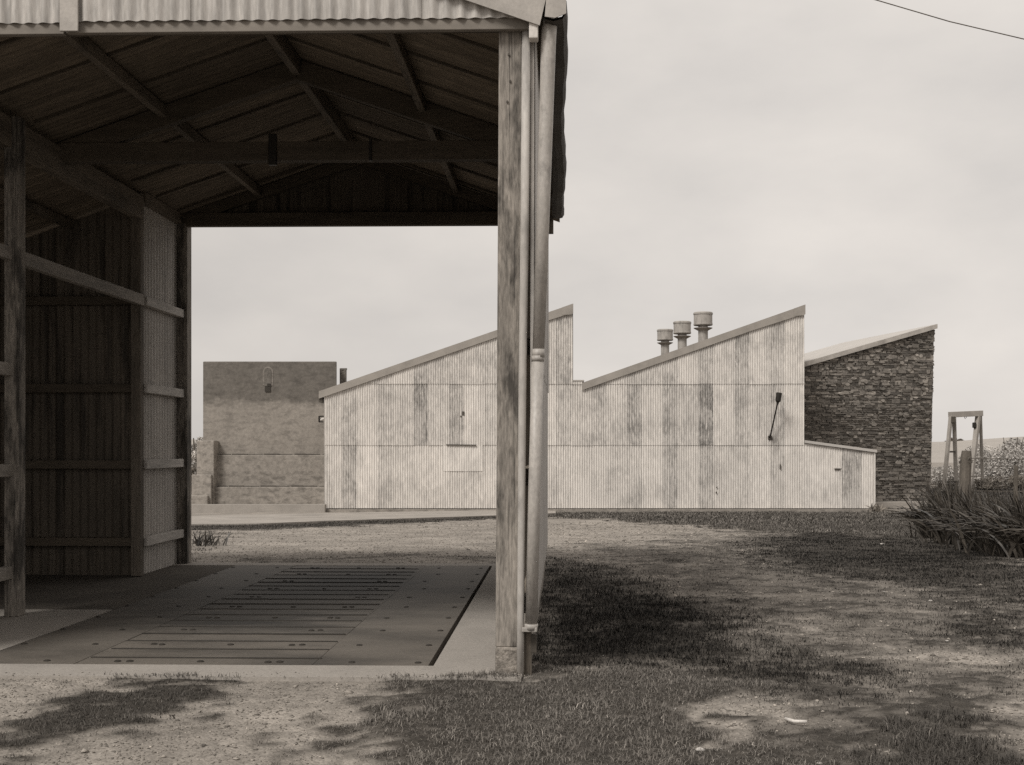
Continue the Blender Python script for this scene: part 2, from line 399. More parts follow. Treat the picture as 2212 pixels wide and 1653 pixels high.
# where the plants grow: outline (picked off the photograph and laid on the ground), blades wanted, height, tone, edge softness (m), edge raggedness (m)
REG = [
    ('lawn', [(1180, 1440), (1075, 1462), (950, 1462), (860, 1474), (800, 1500), (740, 1560), (640, 1700), (700, 1900), (1950, 1900), (1800, 1653), (1640, 1590), (1560, 1545), (1620, 1490), (1500, 1462), (1350, 1440)], 1.0, 0.038, 1.1, 0.26, 0.30),
    ('lush_shaded', [(1168, 1212), (1250, 1222), (1340, 1246), (1520, 1306), (1640, 1376), (1760, 1434), (1850, 1470), (1780, 1496), (1560, 1480), (1350, 1452), (1190, 1462), (1130, 1470), (1130, 1400)], 1.0, 0.048, 0.10, 0.95, 0.14),  # dark grass by the shed, with the shed's shade also put into its tone
    ('bank', [(1590, 1172), (1700, 1150), (1850, 1150), (1990, 1165), (2240, 1185), (2330, 1430), (2211, 1440), (2110, 1352), (2000, 1288), (1850, 1262), (1700, 1236), (1620, 1208)], 1.0, 0.040, 0.10, 1.0, 0.5),
    ('verge', [(1180, 1104), (1960, 1100), (2100, 1130), (1960, 1166), (1600, 1146), (1400, 1128), (1180, 1117)], 0.9, 0.07, 0.8, 0.3, 1.2),
    ('patch', [(290, 1462), (380, 1458), (455, 1468), (440, 1490), (385, 1545), (280, 1560), (240, 1600), (120, 1625), (-60, 1690), (-60, 1600), (120, 1545), (200, 1500)], 1.0, 0.034, 0.55, 0.22, 0.30),
    ('left', [(380, 1132), (640, 1130), (560, 1150), (470, 1178), (440, 1195), (470, 1214), (380, 1214)], 0.42, 0.06, 0.5, 0.3, 0.8),
    ('tail', [(480, 1206), (900, 1196), (1075, 1202), (1180, 1196), (1180, 1218), (480, 1217)], 0.55, 0.035, 0.55, 0.15, 0.4),
    ('stony', [(1480, 1490), (1800, 1470), (2060, 1470), (2300, 1500), (2400, 1750), (1650, 1800), (1500, 1620)], 0.88, 0.028, 0.75, 0.3, 0.8),
    ('scrub', [(1250, 1190), (1600, 1140), (2250, 1150), (2400, 1480), (1900, 1500), (1600, 1380), (1400, 1260)], 0.74, 0.030, 0.45, 0.5, 1.5),
    ('bed', [(2005, 1056), (2500, 1056), (2500, 1090), (2010, 1096)], 1.0, 0.10, 0.35, 0.5, 0.5),
    ('edge', [(380, 1136), (560, 1135), (700, 1129), (1080, 1116), (1180, 1112), (1080, 1121), (700, 1139), (500, 1146), (380, 1147)], 0.9, 0.05, 0.45, 0.3, 0.5),
    ('tuft', [(1870, 1598), (1990, 1580), (2100, 1600), (2190, 1653), (2150, 1700), (1850, 1700)], 0.9, 0.06, 0.6, 0.08, 0.2),
    ('tuft2', [(1990, 1545), (2060, 1532), (2130, 1560), (2060, 1575)], 0.8, 0.06, 0.5, 0.06, 0.15),
    ('streak', [(1650, 1376), (1800, 1420), (1950, 1455), (2060, 1470), (1900, 1478), (1740, 1462)], 1.0, 0.045, 0.16, 0.6, 0.15),
]
REGW = [(n, np.array([gpt(*p) for p in poly]), d, h, t, s, r) for n, poly, d, h, t, s, r in REG]

def sdist(X, Y, P):
    """Signed distance to polygon P, positive inside."""
    d = np.full(X.shape, 1e9); ins = np.zeros(X.shape, bool)
    n = len(P)
    for i in range(n):
        x0, y0 = P[i]; x1, y1 = P[(i + 1) % n]
        ex, ey = x1 - x0, y1 - y0
        t = np.clip(((X - x0) * ex + (Y - y0) * ey) / (ex * ex + ey * ey + 1e-12), 0, 1)
        d = np.minimum(d, (X - x0 - t * ex) ** 2 + (Y - y0 - t * ey) ** 2)
        c = ((y0 > Y) != (y1 > Y)) & (X < (x1 - x0) * (Y - y0) / ((y1 - y0) if abs(y1 - y0) > 1e-12 else 1e-12) + x0)
        ins ^= c
    d = np.sqrt(d)
    return np.where(ins, d, -d)

def veg(X, Y):
    dens = np.zeros(X.shape); veg.dirt = np.zeros(X.shape); hh = np.full(X.shape, 0.03); tt = np.full(X.shape, 0.8)
    nz = fbm(X * 1.7 + 50, Y * 1.7 + 50, 3) - 0.5
    nf = (fbm(X * 7 + 9, Y * 9 + 70, 8, 5) - 0.5) * 1.3
    for n, P, d, h, t, s, r in REGW:
        sd = sdist(X, Y, P) + nz * r * 2.2 + nf * r * 0.9
        k = np.clip(sd / s * 0.5 + 0.5 + nf * (0.5 if n in ('lush_shaded', 'bank', 'streak') else 1.3), 0, 1); k = k * k * (3 - 2 * k)
        if n in ('stony', 'scrub'): veg.dirt = np.maximum(veg.dirt, k * 0.48)
        if n in ('stony', 'scrub', 'left', 'tail'):
            k = k * np.clip((fbm(X * 2.6 + 5, Y * 4.2, 21, 6) - (0.64 - 0.33 * d)) * 7, 0, 1) * np.clip((fbm(X * 9 + 1, Y * 13, 27, 3) - 0.22) * 3.2, 0, 1)
        v = k * d
        hh = np.where(v > dens, h, hh); tt = np.where(v > dens, t, tt)
        dens = np.maximum(dens, v)
    # thin streaky growth over the gravel between the patches
    st = np.clip((fbm(X * 0.9 + 3, Y * 2.2 + 8, 33) - 0.60) * 6, 0, 1) * (X > 0.35 * Y - 2.4) * (Y > 4) * (Y < 30) * 0.5
    st = st * np.clip((X + 0.5) / 2, 0, 1)
    tt = np.where(st > dens, 0.55, tt); hh = np.where(st > dens, 0.045, hh)
    dens = np.maximum(dens, st)
    a, b = world_to_shed(X, Y)
    over = (b < SLAB_B0 + 0.30 * np.clip((a + 0.95) / 0.6, 0, 1) * fbm(X * 5 + 1, Y * 5, 61)) | ((a > -3.1) & (a < -1.9) & (b < SLAB_B0 + 0.04))     # turf creeping over the edge of the concrete
    dens = np.where((a < SLAB_A1 + 0.02) & (b > SLAB_B0 + 0.0) & (b < SLAB_B1) & ~over, 0, dens)
    return dens, hh, tt

xl = np.unique(np.concatenate([np.linspace(-140, -12, 20), np.linspace(-12, -3.6, 42), np.arange(-3.6, 9.0, 0.06), np.linspace(9, 24, 76), np.linspace(24, 160, 24)]))
yl = np.unique(np.concatenate([np.linspace(-40, 3.4, 12), np.arange(3.4, 9.5, 0.045), np.arange(9.5, 22, 0.09), np.linspace(22, 48, 120), np.linspace(48, 150, 30)]))
GX, GY = np.meshgrid(xl, yl)
gd, gh, gt = veg(GX.ravel(), GY.ravel()); gdirt = veg.dirt
gz = ground_z(GY.ravel()) + (fbm(GX.ravel() * 0.8, GY.ravel() * 0.8, 5) - 0.5) * 0.05 + (fbm(GX.ravel() * 5, GY.ravel() * 5, 6) - 0.5) * 0.022
sa, sb = world_to_shed(GX.ravel(), GY.ravel())
inslab = (sa < SLAB_A1 - 0.1) & (sb > SLAB_B0 + 0.08) & (sb < SLAB_B1 - 0.08) & (sa > SLAB_A0)
gz = np.where(inslab, gz - 0.45, gz)
gz = gz + gd * 0.012
nx_, ny_ = len(xl), len(yl)
idx = np.arange(nx_ * ny_).reshape(ny_, nx_)
q = np.stack([idx[:-1, :-1], idx[:-1, 1:], idx[1:, 1:], idx[1:, :-1]], -1).reshape(-1, 4)
T = np.concatenate([q[:, [0, 1, 2]], q[:, [0, 2, 3]]])

gm = bpy.data.materials.new('gravel_and_soil'); gm.use_nodes = True
N, L = gm.node_tree.nodes, gm.node_tree.links
b = N['Principled BSDF']; b.inputs['Roughness'].default_value = 0.95; b.inputs['Specular IOR Level'].default_value = 0.15
tc = N.new('ShaderNodeTexCoord')
def nz(sc, det=5, ro=0.6, st=None):
    n = N.new('ShaderNodeTexNoise'); n.inputs['Scale'].default_value = sc; n.inputs['Detail'].default_value = det; n.inputs['Roughness'].default_value = ro
    src = tc.outputs['Object']
    if st:
        mpn = N.new('ShaderNodeMapping'); mpn.inputs['Scale'].default_value = st; L.new(src, mpn.inputs[0]); src = mpn.outputs[0]
    L.new(src, n.inputs['Vector'])
    return n.outputs['Fac']
def mr(f, a, bb, lo, hi):
    r = N.new('ShaderNodeMapRange'); L.new(f, r.inputs['Value'])
    for k, v in zip(('From Min', 'From Max', 'To Min', 'To Max'), (lo, hi, a, bb)): r.inputs[k].default_value = v
    return r.outputs[0]
def mm(a, bb, op='MULTIPLY'):
    k = N.new('ShaderNodeMath'); k.operation = op
    L.new(a, k.inputs[0]); L.new(bb, k.inputs[1]); return k.outputs[0]
vor = N.new('ShaderNodeTexVoronoi'); vor.inputs['Scale'].default_value = 70; L.new(tc.outputs['Object'], vor.inputs['Vector'])
vor2 = N.new('ShaderNodeTexVoronoi'); vor2.inputs['Scale'].default_value = 24; L.new(tc.outputs['Object'], vor2.inputs['Vector'])
s1 = N.new('ShaderNodeSeparateColor'); L.new(vor.outputs['Color'], s1.inputs[0])
s2 = N.new('ShaderNodeSeparateColor'); L.new(vor2.outputs['Color'], s2.inputs[0])
f = mm(mr(s1.outputs[0], 0.82, 1.16, 0, 1), mr(s2.outputs[1], 0.93, 1.07, 0, 1))
f = mm(f, mr(nz(1.1, 8), 0.72, 1.24, 0.32, 0.68))
f = mm(f, mr(nz(9, 5), 0.85, 1.15, 0.3, 0.7))
gc = N.new('ShaderNodeMixRGB'); gc.blend_type = 'MULTIPLY'; gc.inputs[0].default_value = 1; gc.inputs[1].default_value = sep(0.235); L.new(f, gc.inputs[2])
at = N.new('ShaderNodeAttribute'); at.attribute_name = 'tone'
sc_ = N.new('ShaderNodeMixRGB'); sc_.blend_type = 'MULTIPLY'; sc_.inputs[0].default_value = 1; sc_.inputs[1].default_value = sep(0.045, 0.8); L.new(mr(nz(20, 5), 0.6, 1.4, 0.3, 0.7), sc_.inputs[2])
mixg = N.new('ShaderNodeMixRGB'); L.new(mm(at.outputs['Fac'], mr(nz(14, 4), 0.85, 1.3, 0.35, 0.65)), mixg.inputs[0]); mixg.use_clamp = True
L.new(gc.outputs[0], mixg.inputs[1]); L.new(sc_.outputs[0], mixg.inputs[2])
L.new(mixg.outputs[0], b.inputs['Base Color'])
bp = N.new('ShaderNodeBump'); bp.inputs['Distance'].default_value = 0.004; bp.inputs['Strength'].default_value = 0.8
L.new(mm(mr(vor.outputs['Distance'], 1, 0, 0, 0.6), mr(nz(30, 4), 0.5, 1.5, 0.3, 0.7)), bp.inputs['Height']); L.new(bp.outputs[0], b.inputs['Normal'])
ground = fast_mesh('ground', np.stack([GX.ravel(), GY.ravel(), gz], -1), T, gm, tone=np.clip(np.maximum(gd * 1.15, gdirt), 0, 1))
tag(ground, kind='structure')

# hill beyond
hx = np.linspace(-700, 900, 90); hy = np.concatenate([np.linspace(130, 420, 24), np.linspace(440, 900, 12)])
HX, HYY = np.meshgrid(hx, hy)
ridge_px = np.interp(CX + FV * HX / HYY, [-500, 400, 1000, 2015, 2211, 2600], [948, 950, 958, 957, 944, 930])
ridge_z = EYE + (HY - ridge_px) / FV * 420
t_ = np.clip((HYY - 150) / 270, 0, 1); t_ = t_ * t_ * (3 - 2 * t_)
HZ = -1.1 * (1 - t_) + ridge_z * t_ - np.clip(HYY - 430, 0, 999) * 0.03 + (fbm(HX * 0.02, HYY * 0.02, 4) - 0.5) * 0.6 * t_
i2 = np.arange(HX.size).reshape(HX.shape)
q = np.stack([i2[:-1, :-1], i2[:-1, 1:], i2[1:, 1:], i2[1:, :-1]], -1).reshape(-1, 4)
hill = fast_mesh('hill', np.stack([HX.ravel(), HYY.ravel(), HZ.ravel()], -1), np.concatenate([q[:, [0, 1, 2]], q[:, [0, 2, 3]]]), M['hill'])
tag(hill, kind='structure')

# ------------------------------------------------------------------ weighbridge shed (built in its own frame: a to the right, b away, z up)
SO = (-2.05, 8.7, 0.0)
sx_, sy_ = shed_to_world(SO[0], SO[1])
shed = thing('open_shed', 'open-ended corrugated iron shed with timber posts standing over the steel deck', 'shed', (sx_, sy_, 0), -TH)
def part(mb, name, m, parent=None, **k):
    return mb.build(name, M[m], parent or shed, org=SO, **k)
RID, RZ, SL = -2.05, 4.20, 0.345
def roof_z(a): return RZ - SL * abs(a - RID)
B0, B1 = 5.93, 11.72

# concrete floor round the deck (structure)
fl = MB()
DA0, DA1, DB0, DB1 = -3.29, -0.735, 6.185, 11.36
fl.box(SLAB_A0, SLAB_A1, SLAB_B0, DB0 - 0.008, -0.30, 0.0)
fl.box(SLAB_A0, SLAB_A1, DB1 + 0.012, SLAB_B1, -0.30, 0.0)
fl.box(SLAB_A0, DA0 - 0.012, DB0 - 0.008, 8.25, -0.30, 0.0)
fl.box(DA1 + 0.03, SLAB_A1, DB0 - 0.008, DB1 + 0.012, -0.30, 0.0)
fl.box(DA0 - 0.2, DA1 + 0.2, DB0 - 0.1, DB1 + 0.1, -0.42, -0.31)
floor = fl.build('concrete_floor', M['concrete'], None)
floor.rotation_euler = (0, 0, -TH)
tag(floor, kind='structure')
df = MB().box(SLAB_A0, DA0 - 0.012, 8.255, DB1 + 0.008, -0.30, -0.004)
dirt = df.build('dirt_floor', M['dirt'], None)
dirt.rotation_euler = (0, 0, -TH)
tag(dirt, kind='structure')

# right front post, leaning slightly, its rough base and pale corner strip
part(MB().box(-0.356, -0.229, 6.0, 6.13, 0.135, 3.40, top=0.018), 'post', 'post', bevel=0.006)
for zz, xx in ((3.27, -0.285), (3.13, -0.278), (3.02, -0.292)):
    part(MB().tube([(xx, 6.004, zz), (xx, 5.992, zz)], 0.0065, n=8), 'nail_head', 'darkmetal')
part(MB().box(-0.358, -0.216, 5.985, 6.15, -0.12, 0.135, top=0.002), 'post_base', 'stucco', bevel=0.012)
part(MB().tube([(-0.226, 5.985, -0.09), (-0.222, 5.985, 0.3), (-0.212, 5.985, 1.6), (-0.200, 5.985, 2.4), (-0.192, 5.985, 3.39)], [0.019, 0.019, 0.021, 0.023, 0.023], n=12), 'corner_strip', 'strip', smooth=True)
part(MB().box(-0.212, -0.165, 6.02, 6.10, -0.12, 0.225), 'post_stub', 'timber', bevel=0.004)
for bb in (8.72, 11.5):
    part(MB().box(-0.33, -0.21, bb - 0.06, bb + 0.06, 0, 3.45), 'post', 'timber', bevel=0.005)
# left posts
part(MB().box(-3.925, -3.82, 7.88, 7.985, 0, 3.52), 'post', 'post', bevel=0.006)
part(MB().box(-3.985, -3.895, 10.38, 10.47, 0, 3.54), 'post', 'timber', bevel=0.005)
part(MB().box(-3.94, -3.835, 11.5, 11.64, 0.0, 3.50), 'post', 'post', bevel=0.006)
part(MB().box(-3.925, -3.82, 6.0, 6.12, 0, 3.45), 'post', 'post', bevel=0.006)

# downpipe: upper length slipping into a lower one
dp = MB()
dp.tube([(-0.062, 5.985, 3.50), (-0.074, 5.985, 3.36), (-0.098, 5.985, 2.6), (-0.128, 5.985, 1.7)], [0.040, 0.040, 0.036, 0.031], n=20)
dp.tube([(-0.128, 5.985, 1.71), (-0.128, 5.985, 1.665)], 0.0325, n=20)
dpipe = part(dp, 'downpipe', 'pipe', smooth=True)
dp2 = MB().tube([(-0.131, 5.985, 1.66), (-0.150, 5.985, 0.95), (-0.166, 5.985, 0.255)], [0.0322, 0.0325, 0.032], n=20)
dp2.tube([(-0.131, 5.985, 1.675), (-0.131, 5.985, 1.645)], 0.0338, n=20)
dp2.tube([(-0.166, 5.985, 0.262), (-0.167, 5.985, 0.232)], 0.036, n=20)
part(dp2, 'downpipe', 'pipe', smooth=True)
part(MB().box(-0.215, -0.135, 5.955, 6.0, 0.222, 0.245), 'pipe_bracket', 'pipe', bevel=0.003)
part(MB().box(-0.172, -0.138, 6.02, 6.05, 0.1, 0.2), 'pipe_shoe', 'darkmetal', bevel=0.003)

# gable front: sheet above, fascia board below it, barge capping and the overhanging gutter
def wavetone(k, r, rr): return rr.choice([1.0, 0.94, 1.05, 0.86])
gf = MB()
sheet(gf, (0, B0, 0), (1, 0, 0), (0, -1, 0), -6.0, -2.62, 3.435, lambda x: roof_z(x) - 0.01, amp=0.0085, tones=wavetone, seed=3)
sheet(gf, (0, B0 - 0.002, 0), (1, 0, 0), (0, -1, 0), -2.605, -0.125, 3.441, lambda x: roof_z(x) - 0.01, amp=0.0085, tones=wavetone, seed=4)
part(gf, 'gable_sheet', 'iron_front', smooth=True)
part(MB().box(-2.645, -2.548, B0 - 0.026, B0 - 0.012, 3.382, 4.05), 'cover_strip', 'capping', bevel=0.002)
part(MB().box(-6.0, -2.640, B0 + 0.012, B0 + 0.05, 3.380, 3.47), 'fascia_board', 'fascia', bevel=0.003)
part(MB().box(-2.628, -0.178, B0 + 0.014, B0 + 0.05, 3.385, 3.47), 'fascia_board', 'fascia', bevel=0.003)
part(MB().box(-6.0, -0.20, B0 + 0.052, B0 + 0.14, 3.41, 3.52), 'front_beam', 'timber_x', bevel=0.004)
bc = MB()
for sg in (-1, 1):
    e = RID + sg * 1.965 if sg > 0 else RID - 4.0
    pts = [(RID, RZ + 0.02), (e, roof_z(e) + 0.012), (e - sg * 0.035, roof_z(e) - 0.135), (RID, RZ - 0.135)]
    if sg > 0: pts = pts[::-1]
    bc.prism(pts, B0 - 0.032, B0 - 0.024, 1.0)
    pt2 = [(RID, RZ + 0.03), (e, roof_z(e) + 0.022), (e, roof_z(e) + 0.012), (RID, RZ + 0.02)]
    if sg > 0: pt2 = pt2[::-1]
    bc.prism(pt2, B0 - 0.034, B0 + 0.13, 1.0)
part(bc, 'barge_capping', 'capping')
part(MB().box(-0.176, -0.128, B0 - 0.02, B0 + 0.05, 3.325, 3.425), 'end_bracket', 'white_paint', bevel=0.006)

# gutter along the right eave (hangs a little unevenly)
gu = MB()
nb = 22
prof = [(-0.095, 0.075), (-0.095, 0.0), (-0.05, -0.012), (0.0, 0.0), (0.018, 0.03), (0.020, 0.092), (0.012, 0.098), (0.010, 0.03), (-0.005, 0.012), (-0.05, 0.002), (-0.087, 0.012), (-0.087, 0.075)]
vs, fs = [], []
for i in range(nb + 1):
    bb = B0 - 0.045 + (11.42 - B0 + 0.045) * i / nb
    base = 3.415 + 0.085 * (bb - B0) / 5.5 + 0.006 * math.sin(i * 1.7)
    da = 0.010 * math.sin(i * 0.55) + 0.004 * math.sin(i * 2.3)
    for (a_, z_) in prof: vs.append((a_ + da * (i > 0), bb, base + z_))
n_ = len(prof)
for i in range(nb):
    for k in range(n_): fs.append((i * n_ + k, i * n_ + (k + 1) % n_, (i + 1) * n_ + (k + 1) % n_, (i + 1) * n_ + k))
gu.add(vs, fs)
gut = part(gu, 'gutter', 'gutter')
part(MB().prism([(-0.093, 3.425), (-0.085, 3.525), (0.018, 3.545), (0.018, 3.440), (-0.04, 3.418)], B0 - 0.052, B0 - 0.046), 'gutter_end', 'capping')
part(MB().box(-0.142, -0.094, 11.50, 11.56, 3.36, 3.62), 'end_bracket', 'timber', bevel=0.004)

# roof sheets seen from below, ridge cap, purlins
rf = MB()
def roofslope(a0, a1, b0, b1, seed):
    rr = random.Random(seed)
    bb = b0
    while bb < b1 - 1e-6:
        be = min(bb + 0.61, b1)
        nb_ = max(4, int(round((be - bb) / 0.0762 * 6)))
        tn = rr.uniform(0.75, 1.2); na = 3
        vs = []
        for i in range(nb_ + 1):
            y = bb + (be + (0.03 if be < b1 else 0) - bb) * i / nb_
            for j in range(na + 1):
                a_ = a0 + (a1 - a0) * j / na
                vs.append((a_, y, roof_z(a_) + 0.012 + 0.009 * math.cos(2 * math.pi * y / 0.0762)))
        fs = [(i * (na + 1) + j, i * (na + 1) + j + 1, (i + 1) * (na + 1) + j + 1, (i + 1) * (na + 1) + j) for i in range(nb_) for j in range(na)]
        rf.add(vs, fs, tn)
        bb = be
roofslope(RID, -0.03, B0 - 0.02, B1, 5); roofslope(-6.05, RID, B0 - 0.02, B1, 6)
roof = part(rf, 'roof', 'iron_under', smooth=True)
rcap = MB().beam((RID, B0 - 0.05, RZ + 0.05), (RID, B1 + 0.03, RZ + 0.05), 0.22, 0.02)
part(rcap, 'ridge_cap', 'capping', roof)
pur = MB()
for (a_, w_, h_) in ((RID, 0.06, 0.13), (-3.09, 0.055, 0.09), (-1.08, 0.055, 0.09), (-0.33, 0.05, 0.08), (-4.6, 0.05, 0.08)):
    zc = roof_z(a_) - 0.01 - h_ / 2
    part(MB().box(a_ - w_ / 2, a_ + w_ / 2, B0 + 0.14, 11.46, zc - h_ / 2, zc + h_ / 2), 'purlin', 'timber_y', bevel=0.005)
# lining boards' dark joints under the roof: thin battens across the slope
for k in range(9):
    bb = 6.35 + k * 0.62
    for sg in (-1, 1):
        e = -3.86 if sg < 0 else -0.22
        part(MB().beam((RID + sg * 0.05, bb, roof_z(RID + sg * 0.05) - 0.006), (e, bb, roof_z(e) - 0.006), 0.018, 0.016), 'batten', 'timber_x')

# truss at mid length and a lighter one near the back
def truss(bb, low, w=0.075, h=0.15, tie=(3.40, 3.545)):
    p_ = MB()
    for sg, e in ((-1, -3.92), (1, -0.22)):
        p_.beam((e, bb, roof_z(e) - 0.09 - low), (RID + sg * 0.02, bb, RZ - 0.10 - low), w, h)
    part(p_, 'rafter', 'timber_x', bevel=0.004)
    part(MB().box(-3.93, -0.21, bb - w / 2 - 0.012, bb + w / 2 + 0.012, tie[0], tie[1]), 'tie_beam', 'timber_x', bevel=0.005)
truss(8.73, 0.0)
part(MB().box(-2.26, -2.20, 8.66, 8.70, 3.36, 3.60), 'iron_strap', 'black', bevel=0.003)
part(MB().box(-1.485, -1.465, 8.665, 8.70, 3.39, 3.56), 'iron_strap', 'black', bevel=0.002)
# plate along the left wall
part(MB().box(-3.97, -3.87, 6.1, 10.40, 3.30, 3.51), 'wall_plate', 'timber_y', bevel=0.006)
part(MB().box(-3.96, -3.88, 10.47, 11.52, 3.47, 3.57), 'wall_plate', 'timber_y', bevel=0.006)
part(MB().box(-0.33, -0.22, 6.13, 11.5, 3.38, 3.50), 'wall_plate', 'timber_y', bevel=0.006)
# rear gable
rg = MB()
sheet(rg, (0, 11.58, 0), (1, 0, 0), (0, -1, 0), -6.0, -0.2, 3.50, lambda x: roof_z(x) - 0.02, amp=0.008, seed=8, tones=lambda k, r, rr: rr.uniform(0.8, 1.1))
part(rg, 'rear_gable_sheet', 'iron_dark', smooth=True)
part(MB().box(-3.84, -0.21, 11.48, 11.56, 3.445, 3.58), 'rear_beam', 'timber_x', bevel=0.005)
part(MB().beam((-3.88, 11.52, 3.52), (RID, 11.52, RZ - 0.07), 0.06, 0.11).beam((RID, 11.52, RZ - 0.07), (-0.22, 11.52, 3.50), 0.06, 0.11), 'rafter', 'timber_x')

# left wall: bays before and behind the opening, the alcove beyond it
lw = MB()
sheet(lw, (-3.965, 0, 0), (0, 1, 0), (1, 0, 0), 5.95, 7.90, -0.05, 3.5, rows=(1.9,), seed=9, out=-0.004, tones=lambda k, r, rr: rr.uniform(0.9, 1.1))
part(lw, 'wall_sheet', 'iron_front', smooth=True)
lw = MB()
sheet(lw, (-3.95, 0, 0), (0, 1, 0), (1, 0, 0), 10.47, 11.60, -0.05, 3.56, seed=10, tones=lambda k, r, rr: rr.uniform(0.95, 1.1))
part(lw, 'wall_sheet', 'panel', smooth=True)
al = MB()
sheet(al, (0, 10.52, 0), (1, 0, 0), (0, -1, 0), -6.0, -3.93, -0.05, lambda x: roof_z(x) - 0.02, seed=12, tones=lambda k, r, rr: rr.uniform(0.8, 1.2))
sheet(al, (-6.0, 0, 0), (0, 1, 0), (1, 0, 0), 5.95, 10.5, -0.05, 2.83, seed=13)
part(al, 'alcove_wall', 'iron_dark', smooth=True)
for zc in (2.553, 1.739, 1.03, 0.312):
    part(MB().box(-3.925, -3.865, 6.12, 7.88, zc - 0.045, zc + 0.045), 'girt', 'girt', bevel=0.005)
    part(MB().box(-3.925, -3.865, 10.47, 11.5, zc - 0.042, zc + 0.042), 'girt', 'rail', bevel=0.005)
    part(MB().box(-5.95, -3.99, 10.43, 10.50, zc - 0.04, zc + 0.04), 'girt', 'timber_x', bevel=0.005)
part(MB().box(-3.925, -3.865, 7.985, 10.40, 2.50, 2.60), 'girt', 'girt', bevel=0.006)
# right wall
rw = MB()
sheet(rw, (-0.158, 0, 0), (0, 1, 0), (1, 0, 0), 6.03, 11.6, 0.22, 3.46, rows=(1.75,), seed=14, tones=lambda k, r, rr: rr.uniform(0.9, 1.05))
part(rw, 'wall_sheet', 'iron_front', smooth=True)
for zc in (2.553, 1.739, 1.03, 0.34):
    part(MB().box(-0.232, -0.172, 6.13, 11.5, zc - 0.045, zc + 0.045), 'girt', 'timber_y', bevel=0.005)
part(MB().box(-0.172, -0.150, 6.0, 8.6, 0.22, 3.34), 'corner_flashing', 'strip', bevel=0.004)
part(MB().box(-0.30, -0.175, 6.15, 11.55, -0.12, 0.12), 'wall_footing', 'stucco')

# ------------------------------------------------------------------ weighbridge deck
DO = (-2.0, 8.77, 0.0)
dx_, dy_ = shed_to_world(DO[0], DO[1])
deck = thing('weighbridge_deck', 'dark steel weighbridge deck with rows of bolts set in the concrete floor', 'weighbridge', (dx_, dy_, 0), -TH)
pl = MB()
rr = random.Random(5)
pl.box(DA0, -2.694, DB0, DB1, -0.05, 0.0, 0.82)
pl.box(-1.372, DA1, DB0, DB1, -0.05, 0.0, 0.86)
cuts = [DB0] + [6.374 + 0.2757 * i for i in range(18)] + [DB1]
for i in range(len(cuts) - 1):
    e0 = 0.003 if i else 0.0; e1 = 0.003 if i < len(cuts) - 2 else 0.0
    pl.box(-2.691, -1.375, cuts[i] + e0, cuts[i + 1] - e1, -0.05, -0.001 + rr.uniform(-0.002, 0.001), rr.uniform(0.80, 0.92))
pl.build('deck_plate', M['deck'], deck, org=DO, bevel=0.0015)
for i, c_ in enumerate(cuts[1:-1]):
    MB().box(-2.685 + rr.uniform(-0.012, 0.02), -1.365 - 0.003 * i + rr.uniform(-0.012, 0.008), c_ - 0.006, c_ + 0.006, -0.004, 0.005).build('tread_bar', M['bolt'], deck, org=DO, bevel=0.002)
bolt_me = MB().lathe((0, 0, 0), [(0.020, -0.002), (0.020, 0.002), (0.016, 0.005), (0.009, 0.007)], n=12)
bolt0 = None
for r_ in range(10):
    bb = 6.262 + r_ * 0.5425
    alt = 0.028 if r_ % 2 else -0.028
    for c_, a_ in enumerate((-3.262, -2.85 + alt, -2.475, -2.415, -2.01, -1.63, -1.572, -1.195 - alt, -0.80)):
        if c_ == 4 and r_ in (2, 5, 7): continue
        pos = (a_ - DO[0] + rr.uniform(-0.006, 0.006), bb - DO[1] + rr.uniform(-0.008, 0.008), 0.0)
        if bolt0 is None:
            bolt0 = bolt_me.build('bolt', M['bolt'], deck); o = bolt0
        else:
            o = bolt0.copy(); col.objects.link(o); o.parent = deck
        o.location = pos

# ------------------------------------------------------------------ sawtooth building
YB = 36.6
def Q(x, y): return W(x, y, YB)
bx, bz = Q(1300, 1100)
saw = thing('sawtooth_building', 'long pale corrugated iron building with a sawtooth roof and three roof ventilators', 'building', (bx, YB, bz))
SB = (bx, YB, bz)
def spart(mb, name, m, parent=None, **k): return mb.build(name, M[m], parent or saw, org=SB, **k)
X0, ZB = Q(700, 1098); X1, _ = Q(1236, 0); X2, _ = Q(1258, 0); X3, _ = Q(1736, 0); X4, _ = Q(1889, 0)
_, Z1 = Q(0, 847); _, Z2 = Q(0, 662); _, Z3 = Q(0, 832); _, Z4 = Q(0, 664)
_, ZV = Q(0, 823)
def top_front(x):
    if x <= X1: return Z1 + (Z2 - Z1) * (x - X0) / (X1 - X0)
    if x <= X2: return ZV
    return Z3 + (Z4 - Z3) * (x - X2) / (X3 - X2)
_, s1z = Q(0, 962); _, s2z = Q(0, 830)
FT = {1: (0.80, 0.84, 0.88), 3: (0.90, 0.90, 0.93), 5: (0.97, 0.72, 0.82), 7: (0.92, 0.78, 0.85), 9: (0.96, 0.90, 0.86), 11: (0.92, 0.9, 0.9), 13: (0.95, 0.88, 0.82), 15: (0.98, 0.87, 0.84),
      17: (0.90, 0.79, 0.85), 19: (0.80, 0.80, 0.84), 21: (0.82, 0.69, 0.82), 23: (0.93, 0.85, 0.80), 25: (0.88, 0.77, 0.84), 27: (0.95, 0.86, 0.86)}
def ftone(k, r, rr_):
    if k in FT: return FT[k][r] * rr_.uniform(0.97, 1.03)
    return (1.01, 0.97, 0.95)[r] * rr_.uniform(0.92, 1.04)
PXM = YB / FV
def fwid(k): return PXM * (37.0 if k == 0 else (33.0 if k % 2 else 44.0))
fw = MB()
